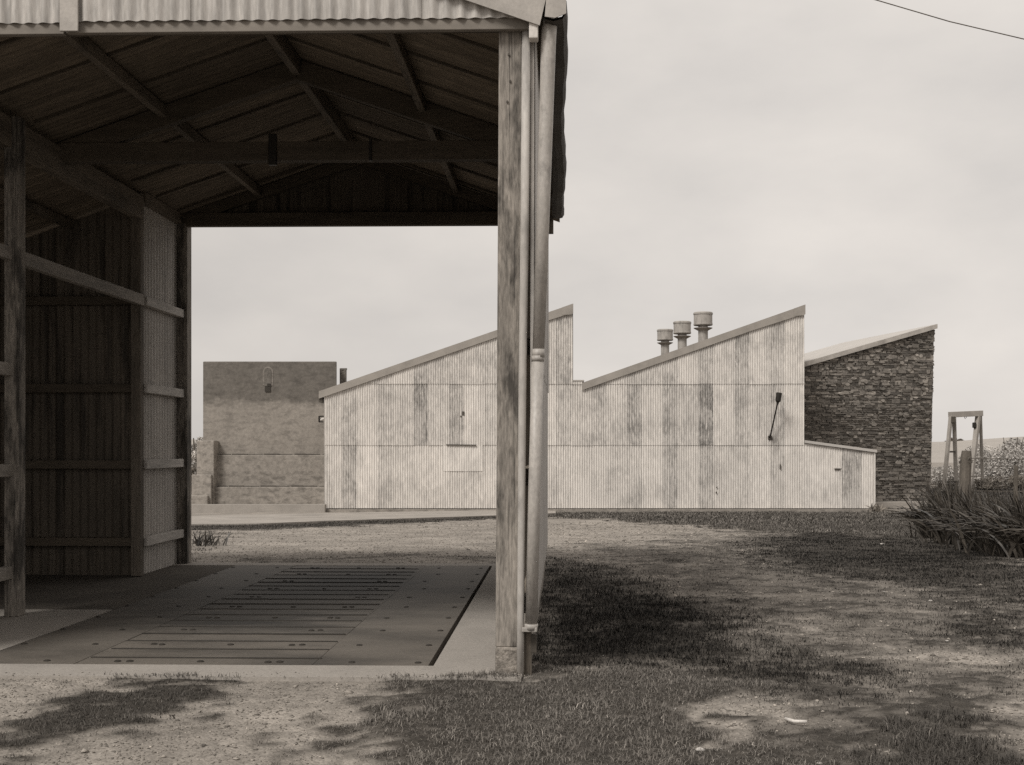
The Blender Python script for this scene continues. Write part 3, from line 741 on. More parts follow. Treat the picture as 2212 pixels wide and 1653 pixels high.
# sheets start at the left corner; the grid's zero is there too
sheet(fw, (X0, YB, 0), (1, 0, 0), (0, -1, 0), 0.0, X3 - X0, ZB, lambda x: top_front(x + X0) - 0.03, rows=(s1z, s2z), tones=ftone, seed=21, seg=8, out=0.016, amp=0.0135, widths=fwid, back=0.006)
spart(fw, 'front_wall', 'iron', smooth=True)
# lean-to on the right
_, lz0 = Q(0, 953); _, lz1 = Q(0, 974)
lt = MB()
sheet(lt, (X3, YB + 0.002, 0), (1, 0, 0), (0, -1, 0), 0.0, X4 - X3, ZB, lambda x: lz0 + (lz1 - lz0) * x / (X4 - X3) - 0.06, seed=22,
      tones=lambda k, r, rr_: [1.0, 0.97, 0.74, 1.0, 0.92][min(k, 4)])
spart(lt, 'lean_to_wall', 'iron', smooth=True)
D = 17.0
spart(MB().prism([(X3 + 0.01, lz0 - 0.055), (X4 + 0.05, lz1 - 0.055), (X4 + 0.05, lz1 + 0.03), (X3 + 0.01, lz0 + 0.03)], YB - 0.07, YB + 4), 'lean_to_roof', 'roof_pale')
spart(MB().box(X4 - 0.03, X4 - 0.01, YB + 0.03, YB + 4, ZB, lz1 - 0.07), 'lean_to_side_wall', 'iron')
spart(MB().box(X4 - 0.035, X4 + 0.012, YB - 0.026, YB - 0.012, ZB + 0.02, lz1 - 0.06), 'corner_flashing', 'iron')
# side, rear walls, roofs
sw = MB()
sheet(sw, (X0 + 0.004, 0, 0), (0, 1, 0), (-1, 0, 0), YB + 0.01, YB + D, ZB, Z1 - 0.03, seed=23, seg=4)
sheet(sw, (X3 - 0.004, 0, 0), (0, 1, 0), (1, 0, 0), YB + 0.01, YB + D, ZB, Z4 - 0.06, seed=24, seg=4)
spart(sw, 'side_wall', 'iron', smooth=True)
spart(MB().prism([(X0, ZB), (X3, ZB), (X3, Z4 - 0.08), (X2, Z3 - 0.06), (X1, ZV), (X1, Z2 - 0.08), (X0, Z1 - 0.05)], YB + D - 0.05, YB + D), 'rear_wall', 'iron')
for xa, za, xb, zb in ((X0 - 0.16, Z1 - 0.055 + 0.02, X1 + 0.02, Z2 + 0.02), (X2 - 0.02, Z3 + 0.012, X3 + 0.02, Z4 + 0.02)):
    spart(MB().prism([(xa, za - 0.04), (xb, zb - 0.04), (xb, zb + 0.0), (xa, za + 0.0)], YB + 0.0, YB + D + 0.1), 'roof', 'iron_dark')
    h_ = 0.235
    n3 = 4
    bm_ = MB()
    for i in range(n3):
        u0, u1 = i / n3, (i + 1) / n3
        p0 = (xa + (xb - xa) * u0, za + (zb - za) * u0); p1 = (xa + (xb - xa) * u1, za + (zb - za) * u1)
        o_ = 0.004 * (i % 2)
        e = 0.05 if (i == n3 - 1) else 0.0
        bm_.prism([(p0[0], p0[1] - h_ + 0.055), (p1[0] - e * 0, p1[1] - h_ + 0.055 - e), (p1[0], p1[1] + 0.055), (p0[0], p0[1] + 0.055)], YB - 0.085 - o_, YB - 0.04)
    spart(bm_, 'barge_board', 'barge')
    ex = xb - 0.36
    ez = za + (zb - za) * (ex - xa) / (xb - xa)
    spart(MB().prism([(ex, ez - h_ + 0.05), (xb - 0.06, zb - h_ - 0.06), (xb + 0.004, zb - h_ - 0.02), (xb + 0.004, zb + 0.06), (ex, ez + 0.058)], YB - 0.097, YB - 0.03), 'barge_end', 'barge')
spart(MB().box(X1, X1 + 0.02, YB + 0.0, YB + D, ZV, Z2 - 0.05), 'sawtooth_glazing', 'glass')
spart(MB().box(X1 - 0.02, X2 + 0.05, YB - 0.03, YB + D, ZV - 0.02, ZV + 0.03), 'valley_gutter', 'capping')
spart(MB().box(X0 - 0.17, X0 - 0.05, YB - 0.03, YB + D, Z1 - 0.33, Z1 - 0.16), 'gutter', 'darkmetal')
spart(MB().box(X0 - 0.2, X4 + 0.0, YB + 0.03, YB + 0.3, ZB - 0.5, ZB + 0.05), 'footing', 'render')
gx_, gz_ = Q(0, 1110)
spart(MB().box(X0 - 4.6, X0 + 0.1, YB - 0.45, YB - 0.15, ZB - 0.6, ZB + 0.14), 'plinth', 'concrete')
spart(MB().box(X0 + 0.11, X4 + 3.3, YB - 0.20, YB - 0.03, ZB - 0.6, ZB - 0.03), 'plinth', 'render')
# patched panel with a curled upper edge
px0, pz0 = Q(957, 1018); px1, pz1 = Q(1042, 963)
pp = MB()
sheet(pp, (X0, YB - 0.014, 0), (1, 0, 0), (0, -1, 0), px0 - X0, px1 - X0, pz0, pz1 + 0.02, per=30, seed=3, tones=lambda k, r, rr_: 1.02)
spart(pp, 'patch_sheet', 'iron', smooth=True)
spart(MB().beam((px0 + 0.1, YB - 0.035, pz1 + 0.03), (px1 - 0.2, YB - 0.045, pz1 + 0.02), 0.04, 0.03), 'lifted_edge', 'darkmetal')
for (mx_, my_, mw_, mh_, dk_) in ((998, 889, 5, 9, 1), (994, 898, 3, 4, 1), (1683, 1003, 3, 11, 1), (1801, 1012, 13, 3, 1), (1801, 1009, 15, 3, 0), (1545, 1062, 3, 4, 1), (1546, 1051, 3, 3, 1), (1243, 755, 4, 4, 1)):
    qx, qz = Q(mx_, my_)
    if mx_ == 1243: continue
    spart(MB().box(qx, qx + mw_ * PXM, YB - 0.030 - 0.002 * dk_, YB - 0.022, qz - mh_ * PXM, qz), 'rust_hole' if dk_ else 'torn_edge', 'darkmetal' if dk_ else 'white_paint', bevel=0.008)
# ventilators
vref = None
for vx, vtop, vw, vy in ((1518, 675, 41.3, 38.8), (1473, 695, 38.5, 41.6), (1436, 712, 34.8, 46.0)):
    cx_ = (vx - CX) * vy / FV; zt = EYE + (HY - vtop) * vy / FV
    rad = vw * vy / FV / 2
    rz_ = Z3 + (Z4 - Z3) * (cx_ - X2) / (X3 - X2)
    s_ = rad / 0.33
    vt = MB().tube([(cx_, vy, rz_ - 0.05), (cx_, vy, zt - 0.40 * s_)], 0.168 * s_, n=24)
    v_ = spart(vt, 'ventilator', 'vent', smooth=False)
    spart(MB().lathe((cx_, vy, zt - 0.64 * s_), [(0.170 * s_, 0.0), (0.19 * s_, 0.015), (0.32 * s_, 0.085 * s_), (0.325 * s_, 0.10 * s_), (0.17 * s_, 0.11 * s_)], n=32), 'skirt', 'vent', v_)
    spart(MB().lathe((cx_, vy, zt - 0.455 * s_), [(0.17 * s_, 0.0), (0.315 * s_, 0.0), (0.33 * s_, 0.02), (0.33 * s_, 0.06 * s_), (0.318 * s_, 0.065 * s_), (0.318 * s_, 0.37 * s_), (0.335 * s_, 0.375 * s_), (0.335 * s_, 0.43 * s_), (0.31 * s_, 0.455 * s_), (0.05, 0.47 * s_)], n=36), 'cowl', 'vent', v_)

# wall lamp on the bright wall
ax, az = Q(1661, 946); hx_, hz_ = Q(1671, 874); tx, tz = Q(1674.5, 851)
lamp = thing('wall_lamp', 'black lamp on a thin leaning arm fixed to the corrugated wall', 'lamp', (ax, YB - 0.02, az))
LO = (ax, YB - 0.02, az)
MB().tube([(ax, YB - 0.03, az), (ax + 0.01, YB - 0.18, az + 0.12), (hx_, YB - 0.55, hz_ + 0.02)], 0.026, n=8).build('arm', M['black'], lamp, org=LO)
MB().box(ax - 0.05, ax + 0.09, YB - 0.05, YB - 0.015, az - 0.06, az + 0.07).build('bracket', M['darkmetal'], lamp, org=LO, bevel=0.01)
d_ = Vector((tx - hx_, 0.0, tz - hz_)); p_ = Vector((hx_, YB - 0.55, hz_))
MB().tube([p_ - d_ * 0.05, p_ + d_ * 0.12, p_ + d_ * 0.26, p_ + d_ * 0.3, p_ + d_ * 1.0, p_ + d_ * 1.04], [0.03, 0.04, 0.085, 0.088, 0.092, 0.07], n=16).build('lamp_head', M['black'], lamp, org=LO)
# bracket lamp on the left corner
ax, az = Q(692, 905)
lb = thing('side_lamp', 'small dark bulkhead lamp sticking out from the left corner of the iron wall', 'lamp', (ax, YB + 0.3, az))
MB().box(ax - 0.10, ax + 0.13, YB + 0.28, YB + 0.36, az + 0.07, az + 0.11).box(ax - 0.12, ax - 0.08, YB + 0.26, YB + 0.38, az - 0.1, az + 0.1).box(ax - 0.1, ax + 0.03, YB + 0.28, YB + 0.36, az - 0.11, az - 0.07).build('lamp_frame', M['black'], lb, org=(ax, YB + 0.3, az))
MB().tube([(ax - 0.06, YB + 0.32, az - 0.03), (ax + 0.10, YB + 0.32, az + 0.04)], 0.04, n=10).build('globe', M['white_paint'], lb, org=(ax, YB + 0.3, az))

# ------------------------------------------------------------------ rendered block on the left
YR = 40.5
def QR(x, y): return W(x, y, YR)
rx0, rzt = QR(438, 781); rx1, rzb = QR(727, 1094)
rb = thing('cement_building', 'square flat-topped cement rendered building with a stepped buttress at its corner', 'building', ((rx0 + rx1) / 2, YR, rzb))
RO = ((rx0 + rx1) / 2, YR, rzb)
def rpart(mb, name, m, **k): return mb.build(name, M[m], rb, org=RO, **k)
_, ld1 = QR(0, 983); _, ld2 = QR(0, 1051); _, dk = QR(0, 868)
kb = (YR + 5.0) / YR                                   # its side walls are not square to the front
cw = MB()
cw.add([(rx0, YR, rzb - 0.4), (rx1, YR, rzb - 0.4), (rx1 * kb - 0.05, YR + 5, rzb - 0.4), (rx0, YR + 5, rzb - 0.4), (rx0, YR, rzt), (rx1, YR, rzt), (rx1 * kb - 0.05, YR + 5, rzt), (rx0, YR + 5, rzt)],
       [(0, 3, 2, 1), (4, 5, 6, 7), (0, 1, 5, 4), (1, 2, 6, 5), (2, 3, 7, 6), (3, 0, 4, 7)])
rpart(cw, 'wall', 'cement', bevel=0.03)
rpart(MB().box(rx0 + 0.12, rx1 + 2.0, YR - 0.28, YR - 0.008, rzb - 0.4, ld1, 0.92), 'lower_step', 'render', bevel=0.02)
rpart(MB().box(rx0 + 0.08, rx1 + 2.0, YR - 0.5, YR - 0.29, rzb - 0.4, ld2, 0.95), 'lower_step', 'render', bevel=0.02)
for (xa_, yo_, zz_) in ((rx0 + 0.5, 0.0, ld1), (rx0 + 0.45, 0.28, ld2)):  # thin dark boxes of uneven height along the back of each ledge
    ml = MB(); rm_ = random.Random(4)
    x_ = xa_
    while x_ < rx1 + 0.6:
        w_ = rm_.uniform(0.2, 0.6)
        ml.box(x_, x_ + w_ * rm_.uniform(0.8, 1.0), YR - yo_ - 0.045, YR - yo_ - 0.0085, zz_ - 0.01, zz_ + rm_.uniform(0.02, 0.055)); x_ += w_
    rpart(ml, 'ledge_dark_line', 'darkmetal', bevel=0.01)
b1_ = QR(436, 0)[0], QR(473, 952); b2_ = QR(428, 0)[0], QR(470, 1024); b3_ = QR(421, 0)[0], QR(465, 1068)
bt = MB()
bt.box(b1_[0], b1_[1][0], YR - 0.65, YR - 0.01, rzb - 0.4, b1_[1][1], 1.05)
bt.box(b2_[0], b2_[1][0], YR - 0.80, YR - 0.652, rzb - 0.4, b2_[1][1], 1.08)
bt.box(b3_[0], b3_[1][0], YR - 0.95, YR - 0.802, rzb - 0.4, b3_[1][1], 1.08)
rpart(bt, 'buttress', 'render', bevel=0.03)
hx0, hz0 = QR(571, 848); hx1, hz1 = QR(588, 795)
def archp(x0_, x1_, z0_, z1_, n_=7):
    c_, r_ = (x0_ + x1_) / 2, (x1_ - x0_) / 2
    return [(x0_, z0_), (x1_, z0_)] + [(c_ + r_ * math.cos(math.pi * k / n_), z1_ - r_ + r_ * math.sin(math.pi * k / n_)) for k in range(n_ + 1)]
zb_ = QR(0, 833)[1]
rpart(MB().prism(archp(hx0 - 0.06, hx1 + 0.03, zb_, hz1 + 0.05), YR - 0.012, YR + 0.02, 0.72), 'opening_surround', 'render')
rpart(MB().prism(archp(hx0, hx1 - 0.03, zb_ - 0.02, hz1), YR - 0.022, YR - 0.0125, 0.75), 'bricked_opening', 'stone')
rpart(MB().box(hx0 + 0.02, hx1 - 0.06, YR - 0.035, YR - 0.023, hz0 + 0.02, hz0 + 0.20, 0.5).box(hx0 + 0.10, hx1 - 0.05, YR - 0.035, YR - 0.023, hz0 + 0.21, hz0 + 0.32, 0.5), 'hole', 'gutter', bevel=0.01)
tx0, tzb = QR(729, 830); tx1, tzt = QR(743, 795)
rpart(MB().tube([(tx0 + 0.02, YR + 0.6, tzb - 0.3), (tx0 + 0.02, YR + 0.6, tzt + 0.02)], 0.05).tube([(tx1 - 0.06, YR + 0.6, tzb - 0.3), (tx1 - 0.06, YR + 0.6, tzt)], 0.05).box(tx0, tx1, YR + 0.55, YR + 0.65, tzt - 0.03, tzt + 0.03).box(tx0 + 0.03, tx1 - 0.04, YR + 0.57, YR + 0.63, tzb - 0.3, tzt - 0.03), 'tank_frame', 'stone')

# ------------------------------------------------------------------ stone building
PH = R(11)
YS = 39.0
ox, oz = W(1725, 1085, YS)
st = thing('stone_building', 'dark rubble stone building with a pale skillion roof behind the iron lean-to', 'building', (ox, YS, oz), PH)
cph, sph = math.cos(PH), math.sin(PH)
def SQ(x, y):
    """length along the stone wall and height above its base of view position (x, y)"""
    u = (x - CX) / FV
    s = (u * YS - ox) / (cph - u * sph)
    dep = YS + s * sph
    return s, EYE - (y - HY) * dep / FV - oz
_, = (0,)
sr_t, z_rt = SQ(2018, 711); sr_b, _z = SQ(2008, 1085)
sl_, z_lt = SQ(1737, 792)
def stop(s): return z_lt + (z_rt - z_lt) * (s - sl_) / (sr_t - sl_)
sm = MB()
rs = random.Random(77)
z = 0.0
mid = SQ(1900, 880)[1]
while z < z_rt:
    low = z < mid
    h_ = rs.uniform(0.045, 0.105) if low else rs.uniform(0.045, 0.115)
    s = -0.4
    tband = rs.uniform(0.8, 1.1)
    while True:
        send = sr_b + (sr_t - sr_b) * min(1, z / z_rt)
        w_ = rs.uniform(0.08, 0.38) if low else rs.uniform(0.08, 0.32)
        e = min(s + w_, send)
        zt_ = min(z + h_ * rs.uniform(0.7, 1.5), stop((s + e) / 2) - 0.01)
        if zt_ - z > 0.02 and e - s > 0.04:
            g = 0.010 if not low else (0.024 if z > mid - 0.85 else 0.015)
            pr_ = rs.uniform(0.008, 0.06)
            tn = tband * rs.choice([0.5, 0.65, 0.8, 0.95, 1.1, 1.35] if low else [0.5, 0.65, 0.85, 1.0, 1.2, 1.5])
            j = lambda q_: rs.uniform(-q_, q_)
            fr = [(s + g + j(.02), -pr_, z + g + j(.012)), (e - g + j(.02), -pr_ + j(.01), z + g + j(.012)), (e - g + j(.025), -pr_ + j(.012), zt_ - g + j(.012)), ((s + e) / 2 + j(.05), -pr_ - 0.01, zt_ - g * 0.4 + j(.012)), (s + g + j(.025), -pr_ + j(.01), zt_ - g + j(.012))]
            bk = [(x_ + (0.008 if i in (1, 2) else -0.008), 0.02, z_ + (0.006 if i > 1 else -0.006)) for i, (x_, _, z_) in enumerate(fr)]
            fs = [(0, 1, 2, 3, 4)] + [(i, i + 5, (i + 1) % 5 + 5, (i + 1) % 5) for i in range(5)]
            sm.add(fr + bk, fs, tn)
        s = e
        if s >= send - 0.02: break
    z += h_
for i in range(190):                                   # bigger irregular stones among the courses of the upper part
    cs, cz = rs.uniform(0.1, sr_b - 0.25), 0.15 + (z_rt - 0.1) * rs.random() ** 0.75
    rw_, rh_ = rs.uniform(0.05, 0.13), rs.uniform(0.03, 0.08)
    if cz + rh_ > stop(cs) - 0.08: continue
    n_ = rs.choice([5, 6, 7]); ph = rs.uniform(0, 6.28)
    fr = [(cs + rw_ * rs.uniform(0.75, 1.1) * math.cos(ph + 6.2832 * k / n_), -0.055 - rs.uniform(0, 0.02), cz + rh_ * rs.uniform(0.75, 1.1) * math.sin(ph + 6.2832 * k / n_)) for k in range(n_)]
    bk = [(x_ + 0.01 * math.cos(ph + 6.2832 * k / n_), 0.0, z_ + 0.01 * math.sin(ph + 6.2832 * k / n_)) for k, (x_, _, z_) in enumerate(fr)]
    sm.add(fr + bk, [tuple(range(n_))] + [(k, k + n_, (k + 1) % n_ + n_, (k + 1) % n_) for k in range(n_)], rs.choice([0.5, 0.65, 0.8, 1.0, 1.15] if cz < mid else [0.6, 0.8, 1.0, 1.2, 1.45, 1.75]))
sm.build('stonework', M['stone'], st)
SD = 7.0
MB().prism([(-0.5, -0.6), (sr_b + 0.01, -0.6), (sr_t - 0.02, z_rt - 0.02), (-0.5, stop(-0.5) - 0.02)], 0.012, SD).build('wall', M['mortar'], st)
rl = lambda s: stop(s)
s0, s1 = -0.6, sr_t + 0.02
MB().prism([(s0, rl(s0) + 0.0), (s1, rl(s1) + 0.0), (s1, rl(s1) + 0.155), (s0, rl(s0) + 0.155)], -0.16, -0.10).build('barge_board', M['capping'], st)
rfm = MB()
sheet_pts = []
nb_ = 6 * int(SD / 0.0762 / 4)
MB().prism([(s0, rl(s0) + 0.10), (s1 + 0.02, rl(s1) + 0.10), (s1 + 0.02, rl(s1) + 0.165), (s0, rl(s0) + 0.165)], -0.098, SD + 0.1).build('roof', M['roof_pale'], st)
MB().box(1.95, sr_b + 0.4, -0.25, -0.06, -0.6, 0.0).build('plinth', M['concrete'], st, bevel=0.02)

# ------------------------------------------------------------------ path and kerb by the buildings
pa = [(380, 1119), (690, 1112), (1080, 1105), (1200, 1106), (1200, 1112), (1080, 1117), (880, 1124), (700, 1130), (560, 1136), (380, 1138)]
pw = [gpt(*p) for p in pa]
pth = MB()
pth.add([(x, y, float(ground_z(y)) + 0.05) for x, y in pw] + [(x, y, float(ground_z(y)) - 0.2) for x, y in pw],
        [tuple(reversed(range(10)))] + [(i, (i + 1) % 10, (i + 1) % 10 + 10, i + 10) for i in range(10)])
tag(pth.build('path', M['path'], None), kind='structure')

# ------------------------------------------------------------------ gantry hoist
YG = 46.0
def QG(x, y, dy=0.0): return (x - CX) * (YG + dy) / FV, YG + dy, EYE - (y - HY) * (YG + dy) / FV
gb = QG(2080, 1066)
ga = thing('lifting_gantry', 'grey steel lifting gantry with two splayed legs at each end and a hook', 'gantry', gb)
def gpart(mb, name, m, **k): return mb.build(name, M[m], ga, org=gb, **k)
gpart(MB().beam(QG(2051, 896), QG(2119, 893, 0.8), 0.20, 0.23), 'beam', 'gantry', bevel=0.01)
gpart(MB().beam(QG(2053, 900), QG(2037, 1062, -0.3), 0.12, 0.13), 'leg', 'gantry')
gpart(MB().beam(QG(2060, 902, .1), QG(2065, 1060, 1.0), 0.15, 0.15), 'leg', 'gantry')
gpart(MB().beam(QG(2112, 898, .7), QG(2093, 1064, 0.2), 0.17, 0.17), 'leg', 'gantry')
gpart(MB().beam(QG(2117, 899, .8), QG(2122, 1062, 1.7), 0.12, 0.13), 'leg', 'gantry')
gpart(MB().beam(QG(2046, 976, -.1), QG(2063, 976, 0.5), 0.06, 0.07), 'cross_brace', 'darkmetal')
gpart(MB().beam(QG(2040, 1041, -.2), QG(2066, 1041, 0.8), 0.06, 0.07), 'cross_brace', 'darkmetal')
gpart(MB().beam(QG(2104, 990, .3), QG(2120, 990, 1.2), 0.06, 0.07), 'cross_brace', 'gantry')
gpart(MB().box(QG(2052, 0)[0], QG(2061, 0)[0], YG - 0.1, YG + 0.2, QG(0, 914)[2], QG(0, 900)[2]), 'winch', 'darkmetal', bevel=0.02)
gpart(MB().box(QG(2113, 0)[0], QG(2119, 0)[0], YG + 0.5, YG + 0.7, QG(0, 924)[2], QG(0, 912)[2]), 'pulley_block', 'black', bevel=0.03)
hk = QG(2084, 900, .4)
gpart(MB().tube([(hk[0], hk[1], hk[2] + 0.06), (hk[0] - 0.03, hk[1], hk[2] - 0.02), (hk[0], hk[1], hk[2] - 0.09), (hk[0] + 0.05, hk[1], hk[2] - 0.04), (hk[0] + 0.04, hk[1], hk[2] + 0.05)], 0.014, n=8), 'hook', 'darkmetal')

def leaf_cloud(n, c, rad, size, seed, lumps=9, squash=0.75):
    """Small leaf faces spread through an uneven crown; returns vertices, triangles, tone."""
    g = np.random.default_rng(seed)
    cen = g.normal(0, 0.45, (lumps, 3)) * rad
    cen[:, 2] = np.abs(cen[:, 2]) * squash
    lr = g.uniform(0.28, 0.55, lumps)
    k = g.integers(0, lumps, n)
    d = g.normal(0, 1, (n, 3)); d /= np.linalg.norm(d, axis=1)[:, None]
    rr_ = g.uniform(0.55, 1.0, n) ** 0.6
    P = cen[k] + d * (lr[k] * rr_)[:, None] * rad
    P[:, 2] = np.maximum(P[:, 2], 0.02)
    u = g.normal(0, 1, (n, 3)); u /= np.linalg.norm(u, axis=1)[:, None]
    w = np.cross(u, g.normal(0, 1, (n, 3))); w /= np.linalg.norm(w, axis=1)[:, None] + 1e-9
    s = size * g.uniform(0.6, 1.4, n)[:, None]
    A, B_, C_ = P - u * s * 0.5 - w * s * 0.25, P - u * s * 0.5 + w * s * 0.25, P + u * s * 0.7
    V = np.stack([A, B_, C_], 1).reshape(-1, 3)
    Tt = np.arange(n * 3).reshape(-1, 3)
    tone = np.repeat(g.uniform(0.75, 1.25, n) * (0.7 + 0.6 * g.random(lumps))[k], 3)
    return V, Tt, tone

# ------------------------------------------------------------------ fence
YF = 25.0
def QF(x, y, Y=YF): return (x - CX) * Y / FV, Y, EYE - (y - HY) * Y / FV
fb = QF(2090, 1130)
fe = thing('wire_fence', 'wire fence with a thick split timber strainer post and thin stakes', 'fence', (fb[0], YF, float(ground_z(YF))))
FO = (fb[0], YF, float(ground_z(YF)))
sp_ = MB(); p0 = QF(2082, 1140); p1 = QF(2086, 974)
sp_.tube([(p0[0], YF, FO[2] - 0.2), (p0[0], YF, FO[2] + 0.5), (p0[0] + 0.02, YF, FO[2] + 1.1), (p1[0], YF, p1[2] - 0.15), (p1[0] + 0.01, YF, p1[2])], [0.14, 0.135, 0.125, 0.12, 0.10], n=9)
sp_.build('strainer_post', M['bark'], fe, org=FO)
cV, cT, cN = leaf_cloud(260, None, np.array((0.19, 0.19, 0.28)), 0.05, 71, 6)
fast_mesh('creeper', cV + np.array([p1[0] - FO[0], 0, p1[2] - FO[2] - 0.28]), cT, M['leaf_mid'], tone=cN, parent=fe)
for xx, yt, Yp in ((2192, 1005, 26.0), (2330, 1000, 26.5), (2450, 1000, 27.2)):
    t0 = QF(xx, yt, Yp)
    MB().tube([(t0[0], Yp, float(ground_z(Yp)) - 0.15), (t0[0] + 0.02, Yp, t0[2])], 0.05, n=8).build('stake', M['bark'], fe, org=FO)
for yy in (990, 1029, 1060):
    a_, b_ = QF(2090, yy), QF(2500, yy + 2, 27.4)
    MB().tube([(a_[0] + (b_[0] - a_[0]) * i / 8, a_[1] + (b_[1] - a_[1]) * i / 8, a_[2] + (b_[2] - a_[2]) * i / 8 - 0.02 * math.sin(math.pi * i / 8)) for i in range(9)], 0.009, n=6).build('wire', M['wire'], fe, org=FO)

# ------------------------------------------------------------------ overhead wire
wa = (700, -280); wb = (2900, 300)
def QW(x, y, Y): return (x - CX) * Y / FV, Y, EYE - (y - HY) * Y / FV
pa_ = [QW(-800, -1050, 16), QW(600, -470, 16), QW(1600, -92, 16), QW(1890, 0, 16), QW(2050, 47, 16), QW(2211, 85, 16), QW(2500, 150, 16), QW(3100, 260, 16), QW(4600, 430, 16)]
wire = thing('overhead_wire', 'thin dark overhead wire crossing the open sky', 'wire', pa_[4])
MB().tube(pa_, 0.0075, n=6).build('cable', M['wire'], wire, org=pa_[4], smooth=True)

# ------------------------------------------------------------------ plants
def shrub(name, label, cat, x, y, Y, rad, n, size, m, seed, group=None, base=None, lumps=9, stem=0.03):
    X = (x - CX) * Y / FV
    z0 = float(ground_z(Y)) if base is None else base
    t = thing(name, label, cat, (X, Y, z0), 0, group)
    V, Tt, tn = leaf_cloud(n, None, np.array(rad), size, seed, lumps)
    fast_mesh('foliage' if cat != 'tree' else 'crown', V + np.array([0, 0, (0.1 if cat != 'tree' else rad[2] * 0.7)]), Tt, M[m], tone=tn, parent=t)
    sb_ = MB(); rg_ = random.Random(seed)
    for i in range(5 if cat != 'tree' else 4):
        a_ = rg_.uniform(0, 6.28)
        hgt = rad[2] * (0.9 if cat != 'tree' else 1.5)
        sb_.tube([(0.05 * math.cos(a_), 0.05 * math.sin(a_), -0.1), (rad[0] * 0.15 * math.cos(a_), rad[1] * 0.15 * math.sin(a_), hgt * 0.4), (rad[0] * 0.4 * math.cos(a_), rad[1] * 0.4 * math.sin(a_), hgt)], [stem * 1.6, stem, stem * 0.4], n=6)
    sb_.build('stem' if cat != 'tree' else 'trunk', M['bark'], t)
    return t

shrub('shrub', 'big pale rounded shrub beyond the fence at the right edge', 'shrub', 2185, 1000, 52, (2.1, 1.8, 2.5), 26000, 0.10, 'leaf_pale', 5, lumps=14)
shrub('shrub', 'low pale scrubby bush behind the legs of the gantry', 'shrub', 2085, 1040, 50, (1.4, 1.2, 0.95), 9000, 0.10, 'leaf_pale', 8)
shrub('shrub', 'low pale bush between the stone wall and the gantry', 'shrub', 2030, 1040, 51, (0.8, 0.9, 0.85), 2500, 0.10, 'leaf_pale', 9)
shrub('shrub', 'pale spreading scrub under the fence wire, between gantry and big round shrub', 'shrub', 2150, 1030, 56, (1.5, 1.2, 1.25), 11000, 0.11, 'leaf_pale', 41)
shrub('shrub', 'low grey scrub right behind the strainer post', 'shrub', 2100, 1045, 58, (1.6, 1.2, 1.1), 10000, 0.11, 'leaf_pale', 43)
shrub('shrub', 'dark leafy bush under the fence wire right of the gantry', 'shrub', 2135, 1050, 47, (0.75, 0.6, 0.55), 2500, 0.09, 'leaf_mid', 12)
shrub('shrub', 'dark low shrub beside the thin fence stake', 'shrub', 2205, 1050, 48, (0.9, 0.7, 0.5), 2500, 0.09, 'leaf_mid', 13)
shrub('tree', 'pale round-headed tree behind the left corner of the cement building', 'tree', 424, 960, 62, (1.05, 1.0, 1.55), 5000, 0.13, 'leaf_pale', 15, stem=0.08)
shrub('shrub', 'dark shrub beside the buttress of the cement building', 'shrub', 412, 1030, 45, (0.55, 0.5, 1.05), 2600, 0.10, 'leaf_mid', 16)
shrub('shrub', 'grey shrub under the pale tree by the shed post', 'shrub', 418, 980, 52, (0.6, 0.5, 1.35), 2600, 0.11, 'leaf_pale', 17)
for i, (tx_, Yt) in enumerate(((2055, 400), (2072, 405))):
    shrub('distant_tree', ['small dark tree on the skyline left of the gantry post', 'second small tree on the skyline inside the gantry frame'][i], 'tree', tx_, 950, Yt, (2.0, 1.6, 1.2), 500, 0.7, 'leaf_mid', 30 + i, base=EYE + (HY - 957) / FV * Yt - 0.6, group='trees on the far ridge', stem=0.2)

# strap-leaved clumps along the garden edge
def strap(n, length, spread, seed, width=0.036, sweep=None, root=0.10):
    g = random.Random(seed)
    V, Tt, tn = [], [], []
    for i in range(n):
        az_ = g.uniform(0, 6.2832) if sweep is None or g.random() < 0.3 else g.gauss(sweep, 0.75); L_ = length * g.uniform(0.6, 1.15); out_ = g.uniform(0.1, 1.0) * spread
        bx_, by_ = g.gauss(0, root), g.gauss(0, root)
        w_ = width * g.uniform(0.6, 1.1); t_ = g.uniform(0.55, 1.5)
        ca, sa_ = math.cos(az_), math.sin(az_)
        o = len(V); S = 7
        fold = g.uniform(-0.4, 0.4)
        psi = g.uniform(-1.35, 1.35); cp, sp2 = math.cos(psi), math.sin(psi)
        prof_ = []
        for k in range(S + 1):
            u = k / S
            prof_.append((out_ * L_ * (u * 0.55 + 0.5 * u * u), L_ * (u * (1 - 0.35 * out_) - (0.05 + 0.40 * out_) * u ** 3)))
        for k in range(S + 1):
            u = k / S
            r_, z_ = prof_[k]
            dr = prof_[min(k + 1, S)][0] - prof_[max(k - 1, 0)][0]; dz = prof_[min(k + 1, S)][1] - prof_[max(k - 1, 0)][1]
            dl = math.hypot(dr, dz) + 1e-9
            ww = (w_ * (1 - u ** 2.2) * (0.6 + 0.4 * min(1, u * 5)) + 0.001) / 2
            cx2, cy2 = bx_ + ca * r_, by_ + sa_ * r_
            wx, wy, wz = -sa_ * cp - ca * dz / dl * sp2, ca * cp - sa_ * dz / dl * sp2, dr / dl * sp2
            V.append((cx2 - wx * ww, cy2 - wy * ww, z_ - wz * ww)); V.append((cx2 + wx * ww, cy2 + wy * ww, z_ + wz * ww))
            tn += [t_, t_ * 0.9]
        for k in range(S):
            a_ = o + 2 * k
            Tt += [(a_, a_ + 1, a_ + 3), (a_, a_ + 3, a_ + 2)]
    return np.array(V), np.array(Tt), np.array(tn)
fl_lab = 'dark strap-leaved clump among the row along the garden edge'
